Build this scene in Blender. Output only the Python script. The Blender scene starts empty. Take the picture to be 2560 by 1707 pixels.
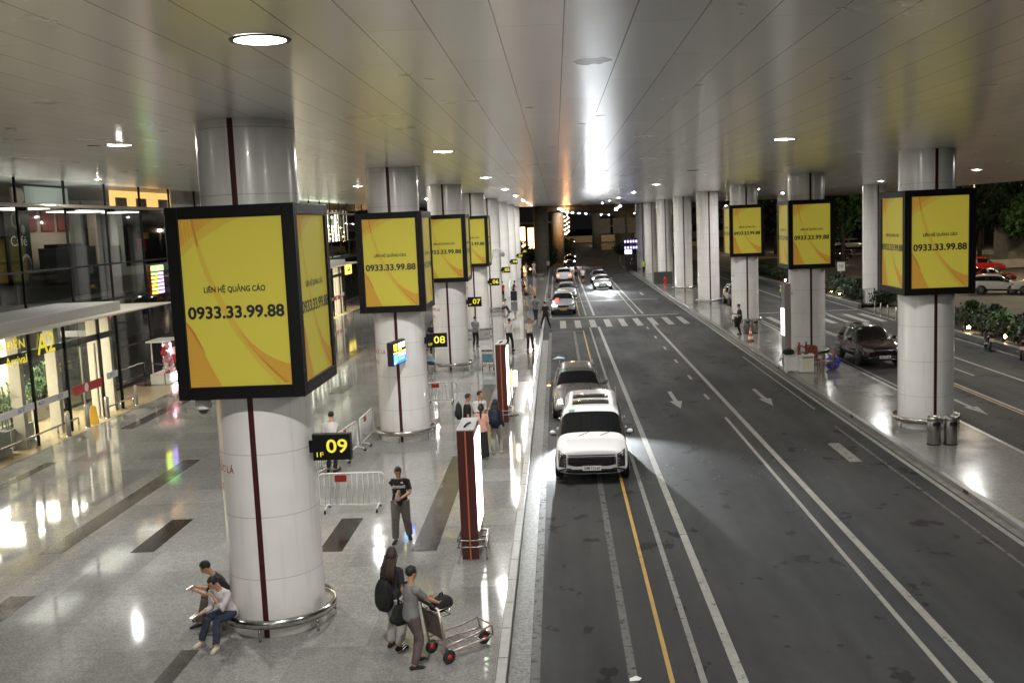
import bpy, bmesh, math, random
from mathutils import Vector, Matrix
from mathutils.bvhtree import BVHTree
random.seed(7)
S = bpy.context.scene
COL = S.collection
V = Vector
R = math.radians
# ------------------------------------------------------------------ materials
def _base(name):
    m = bpy.data.materials.new(name); m.use_nodes = True
    nt = m.node_tree; nt.nodes.clear()
    out = nt.nodes.new('ShaderNodeOutputMaterial')
    return m, nt, out
def N(nt, typ, **kw):
    n = nt.nodes.new(typ)
    for k, v in kw.items():
        if k.startswith('i_'): n.inputs[int(k[2:])].default_value = v
        else: setattr(n, k, v)
    return n
def L(nt, a, b): nt.links.new(a, b)
def c4(c): return (c[0], c[1], c[2], 1.0)
def pm(name, col, rough=.5, metal=0., var=0., vscale=3., bump=0., bscale=40., emit=None, es=0., coat=0., spec=.5, stretch=(1,1,1)):
    """principled material; var = brightness variation by noise, bump = noise bump"""
    m, nt, out = _base(name)
    b = N(nt, 'ShaderNodeBsdfPrincipled'); L(nt, b.outputs[0], out.inputs[0])
    b.inputs['Base Color'].default_value = c4(col)
    b.inputs['Roughness'].default_value = rough; b.inputs['Metallic'].default_value = metal
    b.inputs['Specular IOR Level'].default_value = spec
    b.inputs['Coat Weight'].default_value = coat; b.inputs['Coat Roughness'].default_value = .05
    if emit: b.inputs['Emission Color'].default_value = c4(emit); b.inputs['Emission Strength'].default_value = es
    if var or bump:
        tc = N(nt, 'ShaderNodeTexCoord'); mp = N(nt, 'ShaderNodeMapping'); mp.inputs['Scale'].default_value = stretch
        L(nt, tc.outputs['Object'], mp.inputs[0])
    if var:
        no = N(nt, 'ShaderNodeTexNoise'); no.inputs['Scale'].default_value = vscale; no.inputs['Detail'].default_value = 5
        L(nt, mp.outputs[0], no.inputs[0])
        r = N(nt, 'ShaderNodeMapRange'); r.inputs[1].default_value = .3; r.inputs[2].default_value = .7
        r.inputs[3].default_value = 1 - var; r.inputs[4].default_value = 1 + var; L(nt, no.outputs[0], r.inputs[0])
        mx = N(nt, 'ShaderNodeMix', data_type='RGBA', blend_type='MULTIPLY'); mx.inputs[0].default_value = 1
        mx.inputs[6].default_value = c4(col); L(nt, r.outputs[0], mx.inputs[7]); L(nt, mx.outputs[2], b.inputs['Base Color'])
    if bump:
        n2 = N(nt, 'ShaderNodeTexNoise'); n2.inputs['Scale'].default_value = bscale; n2.inputs['Detail'].default_value = 4
        L(nt, mp.outputs[0], n2.inputs[0])
        bp = N(nt, 'ShaderNodeBump'); bp.inputs['Strength'].default_value = bump; bp.inputs['Distance'].default_value = .02
        L(nt, n2.outputs[0], bp.inputs['Height']); L(nt, bp.outputs[0], b.inputs['Normal'])
    return m
def em(name, col, s):
    m, nt, out = _base(name)
    e = N(nt, 'ShaderNodeEmission'); e.inputs[0].default_value = c4(col); e.inputs[1].default_value = s
    L(nt, e.outputs[0], out.inputs[0]); return m
def glassmat(name, tint=(.8,.85,.83), rough=.02, ior=1.5):
    m, nt, out = _base(name)
    t = N(nt, 'ShaderNodeBsdfTransparent'); t.inputs[0].default_value = c4(tint)
    g = N(nt, 'ShaderNodeBsdfGlossy'); g.inputs['Roughness'].default_value = rough
    f = N(nt, 'ShaderNodeFresnel'); f.inputs[0].default_value = ior
    mx = N(nt, 'ShaderNodeMixShader'); L(nt, f.outputs[0], mx.inputs[0]); L(nt, t.outputs[0], mx.inputs[1]); L(nt, g.outputs[0], mx.inputs[2])
    L(nt, mx.outputs[0], out.inputs[0]); return m
def math_(nt, op, a, b=None, c=None):
    n = N(nt, 'ShaderNodeMath', operation=op)
    for i, x in enumerate((a, b, c)):
        if x is None: continue
        if isinstance(x, (int, float)): n.inputs[i].default_value = x
        else: L(nt, x, n.inputs[i])
    return n.outputs[0]
def line_mask(nt, coord, pitch, off, w):
    """1 on thin lines at off + k*pitch"""
    a = math_(nt, 'SUBTRACT', coord, off); a = math_(nt, 'DIVIDE', a, pitch)
    a = math_(nt, 'FRACT', a); a = math_(nt, 'SUBTRACT', a, .5); a = math_(nt, 'ABSOLUTE', a)
    return math_(nt, 'GREATER_THAN', a, .5 - w / pitch / 2)
def mixc(nt, fac, a, b, mode='MIX'):
    n = N(nt, 'ShaderNodeMix', data_type='RGBA', blend_type=mode)
    for i, x in ((0, fac), (6, a), (7, b)):
        if isinstance(x, (int, float)): n.inputs[i].default_value = x if i == 0 else (x, x, x, 1)
        elif isinstance(x, tuple): n.inputs[i].default_value = c4(x)
        else: L(nt, x, n.inputs[i])
    return n.outputs[2]
def noise(nt, vec, scale, detail=4, stretch=None, rough=.5):
    if stretch:
        mp = N(nt, 'ShaderNodeMapping'); mp.inputs['Scale'].default_value = stretch; L(nt, vec, mp.inputs[0]); vec = mp.outputs[0]
    n = N(nt, 'ShaderNodeTexNoise'); n.inputs['Scale'].default_value = scale; n.inputs['Detail'].default_value = detail
    n.inputs['Roughness'].default_value = rough
    L(nt, vec, n.inputs[0]); return n.outputs[0]
def rng(nt, x, a, b, c, d):
    n = N(nt, 'ShaderNodeMapRange')
    L(nt, x, n.inputs[0])
    for i, v in enumerate((a, b, c, d)): n.inputs[i + 1].default_value = v
    return n.outputs[0]
def granite(name, col, px, ox, py, oy, rough=.14, joint=.006, tilevar=.16, spec=.5):
    m, nt, out = _base(name)
    b = N(nt, 'ShaderNodeBsdfPrincipled'); b.inputs['Specular IOR Level'].default_value = spec; L(nt, b.outputs[0], out.inputs[0])
    tc = N(nt, 'ShaderNodeTexCoord'); P = tc.outputs['Object']
    sx = N(nt, 'ShaderNodeSeparateXYZ'); L(nt, P, sx.inputs[0])
    x, y = sx.outputs[0], sx.outputs[1]
    fine = rng(nt, noise(nt, P, 20, 7, rough=.8), .32, .68, .55, 1.45)
    mid = rng(nt, noise(nt, P, 6, 4), .3, .7, .88, 1.12)
    big = rng(nt, noise(nt, P, .35, 3), .3, .7, .9, 1.1)
    fx = math_(nt, 'FLOOR', math_(nt, 'DIVIDE', math_(nt, 'SUBTRACT', x, ox), px))
    fy = math_(nt, 'FLOOR', math_(nt, 'DIVIDE', math_(nt, 'SUBTRACT', y, oy), py))
    cb = N(nt, 'ShaderNodeCombineXYZ'); L(nt, fx, cb.inputs[0]); L(nt, fy, cb.inputs[1])
    wn = N(nt, 'ShaderNodeTexWhiteNoise', noise_dimensions='2D'); L(nt, cb.outputs[0], wn.inputs[0])
    tv = rng(nt, wn.outputs[0], 0, 1, 1 - tilevar, 1 + tilevar)
    f = math_(nt, 'MULTIPLY', math_(nt, 'MULTIPLY', fine, mid), math_(nt, 'MULTIPLY', big, tv))
    colr = mixc(nt, 1., col, f, 'MULTIPLY')
    j = math_(nt, 'MAXIMUM', line_mask(nt, x, px, ox, joint), line_mask(nt, y, py, oy, joint))
    colr = mixc(nt, math_(nt, 'MULTIPLY', j, .75), colr, (.03, .03, .03))
    L(nt, colr, b.inputs['Base Color'])
    sm = noise(nt, P, 1.3, 5)
    L(nt, math_(nt, 'ADD', rng(nt, sm, .3, .7, rough * .75, rough * 1.5), math_(nt, 'MULTIPLY', j, .4)), b.inputs['Roughness'])
    return m
def asphalt(name, col):
    m, nt, out = _base(name)
    b = N(nt, 'ShaderNodeBsdfPrincipled'); L(nt, b.outputs[0], out.inputs[0])
    tc = N(nt, 'ShaderNodeTexCoord'); P = tc.outputs['Object']
    f = math_(nt, 'MULTIPLY', rng(nt, noise(nt, P, 60, 5, rough=.7), .3, .7, .75, 1.25), rng(nt, noise(nt, P, .5, 4, (1, .25, 1)), .3, .7, .72, 1.28))
    f = math_(nt, 'MULTIPLY', f, rng(nt, noise(nt, P, 4, 4, (1, .5, 1)), .3, .7, .92, 1.08))
    f = math_(nt, 'MULTIPLY', f, rng(nt, noise(nt, P, 1.1, 3, (1.3, .02, 1)), .35, .65, .84, 1.16))
    st = rng(nt, noise(nt, P, 1.15, 3, (1, .8, 1), .6), .62, .645, 0, 1)
    colr = mixc(nt, 1., col, f, 'MULTIPLY')
    colr = mixc(nt, rng(nt, noise(nt, P, .22, 2, (1, .3, 1)), .42, .62, 0, .45), colr, (.046, .041, .040))
    colr = mixc(nt, math_(nt, 'MULTIPLY', st, .88), colr, (.012, .011, .011))
    sp = rng(nt, noise(nt, P, 9, 2), .80, .82, 0, .6)
    colr = mixc(nt, sp, colr, (.16, .16, .15))
    L(nt, colr, b.inputs['Base Color']); 
    L(nt, rng(nt, noise(nt, P, .6, 4, (1, .3, 1)), .3, .7, .6, .85), b.inputs['Roughness']); b.inputs['Specular IOR Level'].default_value = .16
    bp = N(nt, 'ShaderNodeBump'); bp.inputs['Strength'].default_value = .35; bp.inputs['Distance'].default_value = .01
    L(nt, noise(nt, P, 90, 3), bp.inputs['Height']); L(nt, bp.outputs[0], b.inputs['Normal'])
    return m
def roadpaint(name, col, keep=.5):
    m, nt, out = _base(name)
    b = N(nt, 'ShaderNodeBsdfPrincipled')
    tr = N(nt, 'ShaderNodeBsdfTransparent'); mx = N(nt, 'ShaderNodeMixShader')
    tc = N(nt, 'ShaderNodeTexCoord'); P = tc.outputs['Object']
    f = rng(nt, noise(nt, P, 3.2, 6, rough=.7), .3, .7, .72, 1.1)
    L(nt, mixc(nt, 1., col, f, 'MULTIPLY'), b.inputs['Base Color']); b.inputs['Roughness'].default_value = .6
    holes = rng(nt, noise(nt, P, 7, 7, rough=.75), keep, keep + .05, 0, 1)
    L(nt, holes, mx.inputs[0]); L(nt, tr.outputs[0], mx.inputs[1]); L(nt, b.outputs[0], mx.inputs[2]); L(nt, mx.outputs[0], out.inputs[0])
    return m
def ceilmat(name):
    m, nt, out = _base(name)
    b = N(nt, 'ShaderNodeBsdfPrincipled'); L(nt, b.outputs[0], out.inputs[0])
    tc = N(nt, 'ShaderNodeTexCoord'); P = tc.outputs['Object']
    sx = N(nt, 'ShaderNodeSeparateXYZ'); L(nt, P, sx.inputs[0]); x, y = sx.outputs[0], sx.outputs[1]
    fx = math_(nt, 'FLOOR', math_(nt, 'DIVIDE', math_(nt, 'SUBTRACT', x, .145), .6265))
    par = math_(nt, 'MULTIPLY', math_(nt, 'FRACT', math_(nt, 'MULTIPLY', fx, .5)), 3.9)
    y2 = math_(nt, 'ADD', y, par)
    fy = math_(nt, 'FLOOR', math_(nt, 'DIVIDE', math_(nt, 'SUBTRACT', y2, 11.67), 3.95))
    cb = N(nt, 'ShaderNodeCombineXYZ'); L(nt, fx, cb.inputs[0]); L(nt, fy, cb.inputs[1])
    wn = N(nt, 'ShaderNodeTexWhiteNoise', noise_dimensions='2D'); L(nt, cb.outputs[0], wn.inputs[0])
    jx = line_mask(nt, x, .6265, .145, .014); jy = line_mask(nt, y2, 3.95, 11.67, .012)
    j = math_(nt, 'MAXIMUM', jx, math_(nt, 'MULTIPLY', jy, .6))
    colr = mixc(nt, 1., (.82, .81, .785), rng(nt, wn.outputs[0], 0, 1, .94, 1.06), 'MULTIPLY')
    colr = mixc(nt, math_(nt, 'MULTIPLY', j, .85), colr, (.02, .02, .02))
    L(nt, colr, b.inputs['Base Color']); b.inputs['Metallic'].default_value = .4
    L(nt, rng(nt, noise(nt, P, .8, 3), .3, .7, .27, .34), b.inputs['Roughness'])
    h = math_(nt, 'ADD', noise(nt, P, .55, 1, (.7, 1.0, 1)), math_(nt, 'MULTIPLY', noise(nt, P, 2.2, 1, (.22, 1.7, 1)), .30))
    # every panel sags a little differently
    yy = math_(nt, 'FRACT', math_(nt, 'DIVIDE', math_(nt, 'SUBTRACT', y2, 11.67), 3.95))
    dish = math_(nt, 'MULTIPLY', math_(nt, 'MULTIPLY', yy, math_(nt, 'SUBTRACT', 1., yy)), rng(nt, wn.outputs[0], 0, 1, -.06, .10))
    bp = N(nt, 'ShaderNodeBump'); bp.inputs['Strength'].default_value = .5; bp.inputs['Distance'].default_value = .011
    L(nt, math_(nt, 'ADD', h, dish), bp.inputs['Height']); L(nt, bp.outputs[0], b.inputs['Normal']); L(nt, bp.outputs[0], b.inputs['Coat Normal']); b.inputs['Coat Weight'].default_value = .55; b.inputs['Coat Roughness'].default_value = .22; b.inputs['Coat IOR'].default_value = 1.6
    return m
def columnmat(name, col):
    m, nt, out = _base(name)
    b = N(nt, 'ShaderNodeBsdfPrincipled'); L(nt, b.outputs[0], out.inputs[0])
    tc = N(nt, 'ShaderNodeTexCoord'); P = tc.outputs['Object']
    sx = N(nt, 'ShaderNodeSeparateXYZ'); L(nt, P, sx.inputs[0])
    j = line_mask(nt, sx.outputs[2], 1.1, 1.04, .012)
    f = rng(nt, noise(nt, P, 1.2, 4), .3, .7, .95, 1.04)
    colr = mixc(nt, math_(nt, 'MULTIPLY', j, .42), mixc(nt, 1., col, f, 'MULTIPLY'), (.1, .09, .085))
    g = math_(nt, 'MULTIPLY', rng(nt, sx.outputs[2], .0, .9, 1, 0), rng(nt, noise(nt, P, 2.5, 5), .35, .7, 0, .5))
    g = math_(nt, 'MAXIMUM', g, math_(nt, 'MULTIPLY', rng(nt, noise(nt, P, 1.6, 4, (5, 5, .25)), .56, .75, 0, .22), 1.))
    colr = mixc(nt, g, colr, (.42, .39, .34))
    L(nt, colr, b.inputs['Base Color']); b.inputs['Roughness'].default_value = .22; b.inputs['Coat Weight'].default_value = .25
    bp = N(nt, 'ShaderNodeBump'); bp.inputs['Strength'].default_value = .12; bp.inputs['Distance'].default_value = .02
    L(nt, noise(nt, P, 1.5, 2, (1, 1, .5)), bp.inputs['Height']); L(nt, bp.outputs[0], b.inputs['Normal'])
    return m
M = {}
def mk():
    M['pave'] = granite('granite_paving', (.262, .26, .25), 1.12, -1.22, 1.335, 16.17, rough=.06, spec=.42)
    M['pave2'] = granite('island_granite', (.22, .218, .205), 1.2, 10.06, 1.5, 23.6, rough=.14, tilevar=.12)
    M['inlay_dark'] = granite('granite_black', (.012, .012, .0125), 50, -99, 1.25, .04, tilevar=.05, rough=.12, spec=.12)
    M['inlay_brown'] = granite('granite_brown_grey', (.072, .065, .062), 50, -99, 1.25, .04, tilevar=.05, rough=.14, spec=.3)
    M['kerb'] = pm('kerb_granite', (.155, .153, .148), .35, var=.15, vscale=5, bump=.1)
    M['kerb_dirty'] = pm('worn_kerb_concrete', (.16, .145, .125), .7, var=.3, vscale=3, bump=.3)
    M['asphalt'] = asphalt('asphalt', (.036, .038, .0385))
    M['gutter'] = pm('rough_aggregate', (.13, .13, .12), .5, var=.5, vscale=22, bump=1., bscale=26)
    M['earth'] = pm('dark_earth', (.03, .027, .02), .9, var=.3)
    M['wpaint'] = roadpaint('white_road_paint', (.27, .265, .24), .355)
    M['opaint'] = roadpaint('worn_white_paint', (.19, .19, .175), .37)
    M['gpaint'] = roadpaint('grey_faded_paint', (.085, .085, .08), .40)
    M['rpaint'] = roadpaint('remnant_white_paint', (.26, .26, .25), .60)
    M['ypaint'] = roadpaint('yellow_road_paint', (.40, .255, .045), .33)
    M['ceil'] = ceilmat('aluminium_ceiling')
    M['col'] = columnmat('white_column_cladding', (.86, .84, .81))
    M['red'] = pm('dark_red_strip', (.055, .005, .008), .35)
    M['steel'] = pm('stainless_steel', (.62, .60, .57), .16, 1., bump=.05, bscale=8)
    M['brushed'] = pm('brushed_steel', (.42, .40, .37), .3, 1., var=.12, vscale=30, stretch=(1, 1, .05))
    M['black'] = pm('black_frame', (.006, .006, .0065), .5, spec=.2)
    M['charcoal'] = pm('charcoal_frame', (.028, .026, .025), .45, spec=.3)
    M['blackmat'] = pm('matt_black', (.012, .012, .013), .75)
    M['white'] = pm('white_enamel', (.78, .77, .73), .4, var=.06)
    M['cream'] = pm('cream_wall', (.70, .65, .54), .6, var=.06)
    M['grey'] = pm('grey_panel', (.25, .25, .25), .45, var=.08)
    M['dgrey'] = pm('dark_grey_panel', (.07, .07, .072), .4, var=.1)
    M['conc'] = pm('concrete', (.33, .31, .26), .8, var=.15, vscale=1.5, bump=.2, bscale=12)
    M['rubber'] = pm('rubber', (.02, .02, .02), .7)
    M['chrome'] = pm('chrome', (.75, .75, .75), .08, 1.)
    M['lamp'] = em('lamp_reflector', (1., .975, .925), 6); M['lampcore'] = em('lamp_core', (1., .975, .925), 8600)
    M['lampoff'] = pm('unlit_diffuser', (.1, .1, .1), .4)
    M['head'] = em('headlamp_on', (1., .97, .92), 90)
    M['head2'] = em('headlamp_dim', (1., .95, .88), 8); M['headfar'] = em('headlamp_bright', (.90, .95, 1.), 1100)
    M['headred'] = em('tail_lamp_on', (1., .06, .03), 12)
    M['lens'] = pm('headlamp_lens', (.30, .30, .31), .08, .5, coat=1.)
    M['lensdark'] = pm('smoked_lens', (.02, .02, .022), .08, 0, coat=1.)
    M['redlens'] = pm('red_lens', (.25, .012, .012), .15, coat=1.)
    M['autoglass'] = pm('tinted_car_glass', (.006, .007, .008), .04, 0, spec=.6)
    M['plate'] = pm('white_plate', (.8, .78, .76), .4)
    M['plateyel'] = pm('yellow_plate', (.75, .42, .06), .4)
    M['scr_y'] = pm('screen_yellow', (.30, .27, .04), .5, spec=.15, emit=(.60, .50, .06), es=.23)
    M['scr_o'] = pm('screen_orange', (.30, .18, .03), .5, spec=.15, emit=(.58, .29, .04), es=.22)
    M['scr_o2'] = pm('screen_pale_orange', (.30, .235, .035), .5, spec=.15, emit=(.60, .42, .055), es=.21)
    M['scr_d'] = pm('screen_dark_orange', (.26, .12, .02), .5, spec=.15, emit=(.50, .22, .04), es=.21)
    M['ink'] = pm('black_ink', (.012, .012, .02), .5)
    M['signyel'] = pm('sign_yellow', (.8, .7, .05), .5, emit=(.85, .72, .07), es=.35)
    M['inkred'] = pm('red_ink', (.45, .03, .03), .5)
    M['maroonwood'] = pm('dark_red_cladding', (.085, .022, .018), .35, var=.08)
    M['orangeline'] = pm('orange_strip', (.6, .16, .07), .5)
    M['led_white'] = em('led_panel_white', (1., .96, .9), 4.5)
    M['led_warm'] = em('led_panel_warm', (1., .74, .42), 7)
    M['led_green'] = em('led_green', (.2, 1., .15), 3)
    M['led_red'] = em('led_red', (1., .06, .05), 4)
    M['led_blue'] = em('led_blue', (.03, .12, 1.), 3)
    M['led_cyan'] = em('led_cyan', (.12, .6, 1.), 3)
    M['led_yellow'] = em('led_yellow', (1., .8, .05), 3)
    M['led_pink'] = em('led_pink', (1., .35, .45), 5)
    M['led_violet'] = em('led_violet', (.45, .35, 1.), 2.5)
    M['amber'] = em('amber_light', (1., .48, .12), 14)
    M['glass'] = glassmat('facade_glass', (.80, .84, .80))
    M['glassdark'] = glassmat('dark_facade_glass', (.50, .55, .53), ior=1.7)
    M['yellowplastic'] = pm('yellow_plastic', (.75, .42, .03), .4)
    M['redplastic'] = pm('red_plastic', (.55, .03, .02), .4)
    M['redtag'] = pm('red_tag', (.42, .02, .02), .5)
    M['blueplastic'] = pm('blue_plastic', (.06, .1, .45), .35)
    M['wood'] = pm('red_brown_wood', (.20, .055, .03), .4, var=.2, vscale=8)
    M['leaf'] = pm('leaf_green', (.035, .085, .018), .6, var=.5, vscale=2)
    M['leaf2'] = pm('dark_leaf', (.018, .04, .012), .6, var=.5, vscale=2)
    M['bark'] = pm('bark', (.08, .06, .04), .9, var=.3)
    M['skin'] = pm('skin', (.50, .27, .17), .55, var=.06, vscale=9)
    M['hair'] = pm('black_hair', (.010, .008, .007), .5, bump=.6, bscale=60)
    M['hairbrown'] = pm('brown_hair', (.035, .018, .010), .5, bump=.6, bscale=60)
    M['eye'] = pm('dark_eye', (.01, .008, .008), .3)
    M['lip'] = pm('lip', (.32, .1, .08), .5)
    M['orangered'] = pm('cone_orange', (.75, .10, .03), .5)
mk()
def cloth(name, col):
    if name not in M: M[name] = pm(name, col, .85, var=.16, vscale=5, bump=.5, bscale=16)
    return M[name]
# ------------------------------------------------------------------ mesh builder
class MB:
    def __init__(s): s.v = []; s.f = []; s.m = []; s.s = []; s.M = Matrix()
    def add(s, vs, fs, mi=0, sm=False):
        o = len(s.v)
        s.v += [tuple(s.M @ V(p)) for p in vs]
        for f in fs: s.f.append([i + o for i in f]); s.m.append(mi); s.s.append(sm)
        return s
    def box(s, c, d, mi=0, rz=0., rx=0., ry=0.):
        T = Matrix.Translation(c) @ Matrix.Rotation(rz, 4, 'Z') @ Matrix.Rotation(ry, 4, 'Y') @ Matrix.Rotation(rx, 4, 'X')
        vs = [T @ V((sx * d[0] / 2, sy * d[1] / 2, sz * d[2] / 2)) for sz in (-1, 1) for sx, sy in ((-1, -1), (1, -1), (1, 1), (-1, 1))]
        return s.add(vs, [(3, 2, 1, 0), (4, 5, 6, 7), (0, 1, 5, 4), (1, 2, 6, 5), (2, 3, 7, 6), (3, 0, 4, 7)], mi)
    def bar(s, a, b, w, h, mi=0):
        a, b = V(a), V(b); d = b - a; ln = d.length
        q = d.to_track_quat('Y', 'Z').to_matrix().to_4x4()
        T = Matrix.Translation((a + b) / 2) @ q
        vs = [T @ V((sx * w / 2, sy * ln / 2, sz * h / 2)) for sz in (-1, 1) for sx, sy in ((-1, -1), (1, -1), (1, 1), (-1, 1))]
        return s.add(vs, [(3, 2, 1, 0), (4, 5, 6, 7), (0, 1, 5, 4), (1, 2, 6, 5), (2, 3, 7, 6), (3, 0, 4, 7)], mi)
    def tube(s, pts, r, n=8, mi=0, closed=False, cap=True):
        pts = [V(p) for p in pts]; k = len(pts)
        rr = r if isinstance(r, (list, tuple)) else [r] * k
        up = None; rings = []
        for i in range(k):
            if closed: t = pts[(i + 1) % k] - pts[i - 1]
            else: t = pts[min(i + 1, k - 1)] - pts[max(i - 1, 0)]
            t.normalize()
            if up is None:
                up = V((0, 0, 1)) if abs(t.z) < .9 else V((1, 0, 0))
            a = t.cross(up); 
            if a.length < 1e-5: a = t.cross(V((0, 1, .01)))
            a.normalize(); b = a.cross(t); up = b
            rx, ry = rr[i] if isinstance(rr[i], tuple) else (rr[i], rr[i])
            rings.append([pts[i] + a * rx * math.cos(2 * math.pi * j / n) + b * ry * math.sin(2 * math.pi * j / n) for j in range(n)])
        return s.loft(rings, mi, closed, cap)
    def loft(s, rings, mi=0, closed=False, cap=True, sm=True):
        n = len(rings[0]); k = len(rings)
        vs = [p for r in rings for p in r]; fs = []
        for i in range(k if closed else k - 1):
            i2 = (i + 1) % k
            for j in range(n):
                j2 = (j + 1) % n
                fs.append((i * n + j, i * n + j2, i2 * n + j2, i2 * n + j))
        s.add(vs, fs, mi, sm)
        if cap and not closed:
            o = len(s.v) - len(vs)
            s.f.append([o + j for j in reversed(range(n))]); s.m.append(mi); s.s.append(False)
            s.f.append([o + (k - 1) * n + j for j in range(n)]); s.m.append(mi); s.s.append(False)
        return s
    def cyl(s, a, b, r, r2=None, n=16, mi=0): return s.tube([a, b], [r, r if r2 is None else r2], n, mi)
    def lathe(s, prof, c=(0, 0, 0), n=24, mi=0, axis='Z', sm=True, cap=True):
        rings = []
        for r, z in prof:
            ring = []
            for j in range(n):
                a = 2 * math.pi * j / n; x, y = r * math.cos(a), r * math.sin(a)
                p = (x, y, z) if axis == 'Z' else ((z, x, y) if axis == 'X' else (y, z, x))
                ring.append(V(p) + V(c))
            rings.append(ring)
        return s.loft(rings, mi, cap=cap, sm=sm)
    def ell(s, c, r, n=12, k=8, mi=0, rot=None):
        rot = rot or Matrix()
        rings = []
        for i in range(k + 1):
            t = math.pi * (i + .02) / (k + .04)
            rings.append([V(c) + rot @ V((r[0] * math.sin(t) * math.cos(2 * math.pi * j / n), r[1] * math.sin(t) * math.sin(2 * math.pi * j / n), -r[2] * math.cos(t))) for j in range(n)])
        return s.loft(rings, mi)
    def prism(s, poly, z0, z1, mi=0, sm=False):
        n = len(poly)
        vs = [(p[0], p[1], z0) for p in poly] + [(p[0], p[1], z1) for p in poly]
        fs = [list(reversed(range(n))), list(range(n, 2 * n))] + [(i, (i + 1) % n, n + (i + 1) % n, n + i) for i in range(n)]
        return s.add(vs, fs, mi, sm)
    def sheet(s, poly, z, mi=0): return s.add([(p[0], p[1], z) for p in poly], [list(range(len(poly)))], mi)
    def rect(s, x0, x1, y0, y1, z, mi=0): return s.sheet([(x0, y0), (x1, y0), (x1, y1), (x0, y1)], z, mi)
    def build(s, name, mats, parent=None, loc=None, rz=0., bevel=0., seg=2):
        me = bpy.data.meshes.new(name)
        me.from_pydata(s.v, [], s.f)
        if not isinstance(mats, (list, tuple)): mats = [mats]
        for m in mats: me.materials.append(M[m] if isinstance(m, str) else m)
        me.polygons.foreach_set('material_index', s.m); me.polygons.foreach_set('use_smooth', s.s)
        me.update()
        o = bpy.data.objects.new(name, me); COL.objects.link(o)
        if parent: o.parent = parent
        if loc is not None: o.location = loc
        o.rotation_euler.z = rz
        if bevel:
            b = o.modifiers.new('bevel', 'BEVEL'); b.width = bevel; b.segments = seg; b.limit_method = 'ANGLE'; b.angle_limit = R(40)
        return o
def tag(o, label=None, cat=None, group=None, kind=None):
    if label: o['label'] = label
    if cat: o['category'] = cat
    if group: o['group'] = group
    if kind: o['kind'] = kind
    return o
def thing(name, label, cat, loc=(0, 0, 0), rz=0., group=None):
    o = bpy.data.objects.new(name, None); COL.objects.link(o); o.empty_display_size = .2
    o.location = loc; o.rotation_euler.z = rz
    return tag(o, label, cat, group)
def copy_tree(o, parent=None):
    c = o.copy(); COL.objects.link(c); c.parent = parent
    for ch in list(o.children): copy_tree(ch, c)
    return c
_tc = {}
def text_mesh(txt, size, align='CENTER', bold=.0, ext=.002):
    key = (txt, size, align, bold, ext)
    if key not in _tc:
        cu = bpy.data.curves.new('lettering', 'FONT'); cu.body = txt; cu.size = size; cu.align_x = align; cu.align_y = 'CENTER'
        cu.offset = bold * size; cu.extrude = ext; cu.resolution_u = 3
        o = bpy.data.objects.new('lettering_tmp', cu); COL.objects.link(o)
        dg = bpy.context.evaluated_depsgraph_get()
        me = bpy.data.meshes.new_from_object(o.evaluated_get(dg)); me.name = 'lettering'
        bpy.data.objects.remove(o); bpy.data.curves.remove(cu)
        _tc[key] = me
    return _tc[key]
def lettering(txt, size, mat, loc, rot=(R(90), 0, 0), parent=None, align='CENTER', bold=0., width=None, ext=.002, name='lettering'):
    me = text_mesh(txt, size, align, bold, ext).copy()
    me.materials.clear(); me.materials.append(M[mat])
    if width:
        xs = [v.co.x for v in me.vertices]; k = width / (max(xs) - min(xs))
        for v in me.vertices: v.co.x *= k
    o = bpy.data.objects.new(name, me); COL.objects.link(o)
    o.location = loc; o.rotation_euler = rot
    if parent: o.parent = parent
    return o
_bake = []
def bake_later(o, voxel, smooth=3, sub=False):
    m = o.modifiers.new('remesh', 'REMESH'); m.mode = 'VOXEL'; m.voxel_size = voxel; m.use_smooth_shade = True
    if smooth:
        k = o.modifiers.new('smooth', 'SMOOTH'); k.factor = .5; k.iterations = smooth
    _bake.append((o, None)); return o
def bake_all():
    dg = bpy.context.evaluated_depsgraph_get(); dg.update()
    new = [(o, bpy.data.meshes.new_from_object(o.evaluated_get(dg)), post) for o, post in _bake]
    for o, me, post in new:
        mats = list(o.data.materials); o.modifiers.clear(); o.data = me
        if not me.materials:
            for m in mats: me.materials.append(m)
        me.polygons.foreach_set('use_smooth', [True] * len(me.polygons))
    _bake.clear()
# ------------------------------------------------------------------ setting
RZ = -.12
def struct(mb, name, mats, **k): return tag(mb.build(name, mats, **k), kind='structure')
b = MB(); b.rect(-400, 600, -60, 700, -.16); struct(b, 'ground', 'earth')
b = MB(); b.rect(-1.02, 10.0, -30, 420, RZ); b.rect(12.9, 21.3, -30, 420, RZ); b.rect(10.0, 12.9, 142, 420, RZ + .002); struct(b, 'road', 'asphalt')
b = MB(); b.rect(21.6, 140, -30, 300, RZ - .01); struct(b, 'parking_lot_ground', pm('lot_asphalt', (.11, .10, .085), .75, var=.25, vscale=.6))
# left pavement with kerb
b = MB(); b.rect(-60, -1.1925, -30, 330, 0); struct(b, 'pavement', 'pave')
b = MB()
y = -30.
while y < 330:
    b.box((-1.105, y + .598, -.06), (.175, 1.192, .126)); y += 1.2
struct(b, 'kerb', 'kerb', bevel=.012)
b = MB(); b.rect(-1.012, -.66, -30, 60, RZ + .004); struct(b, 'gutter', 'gutter')
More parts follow.
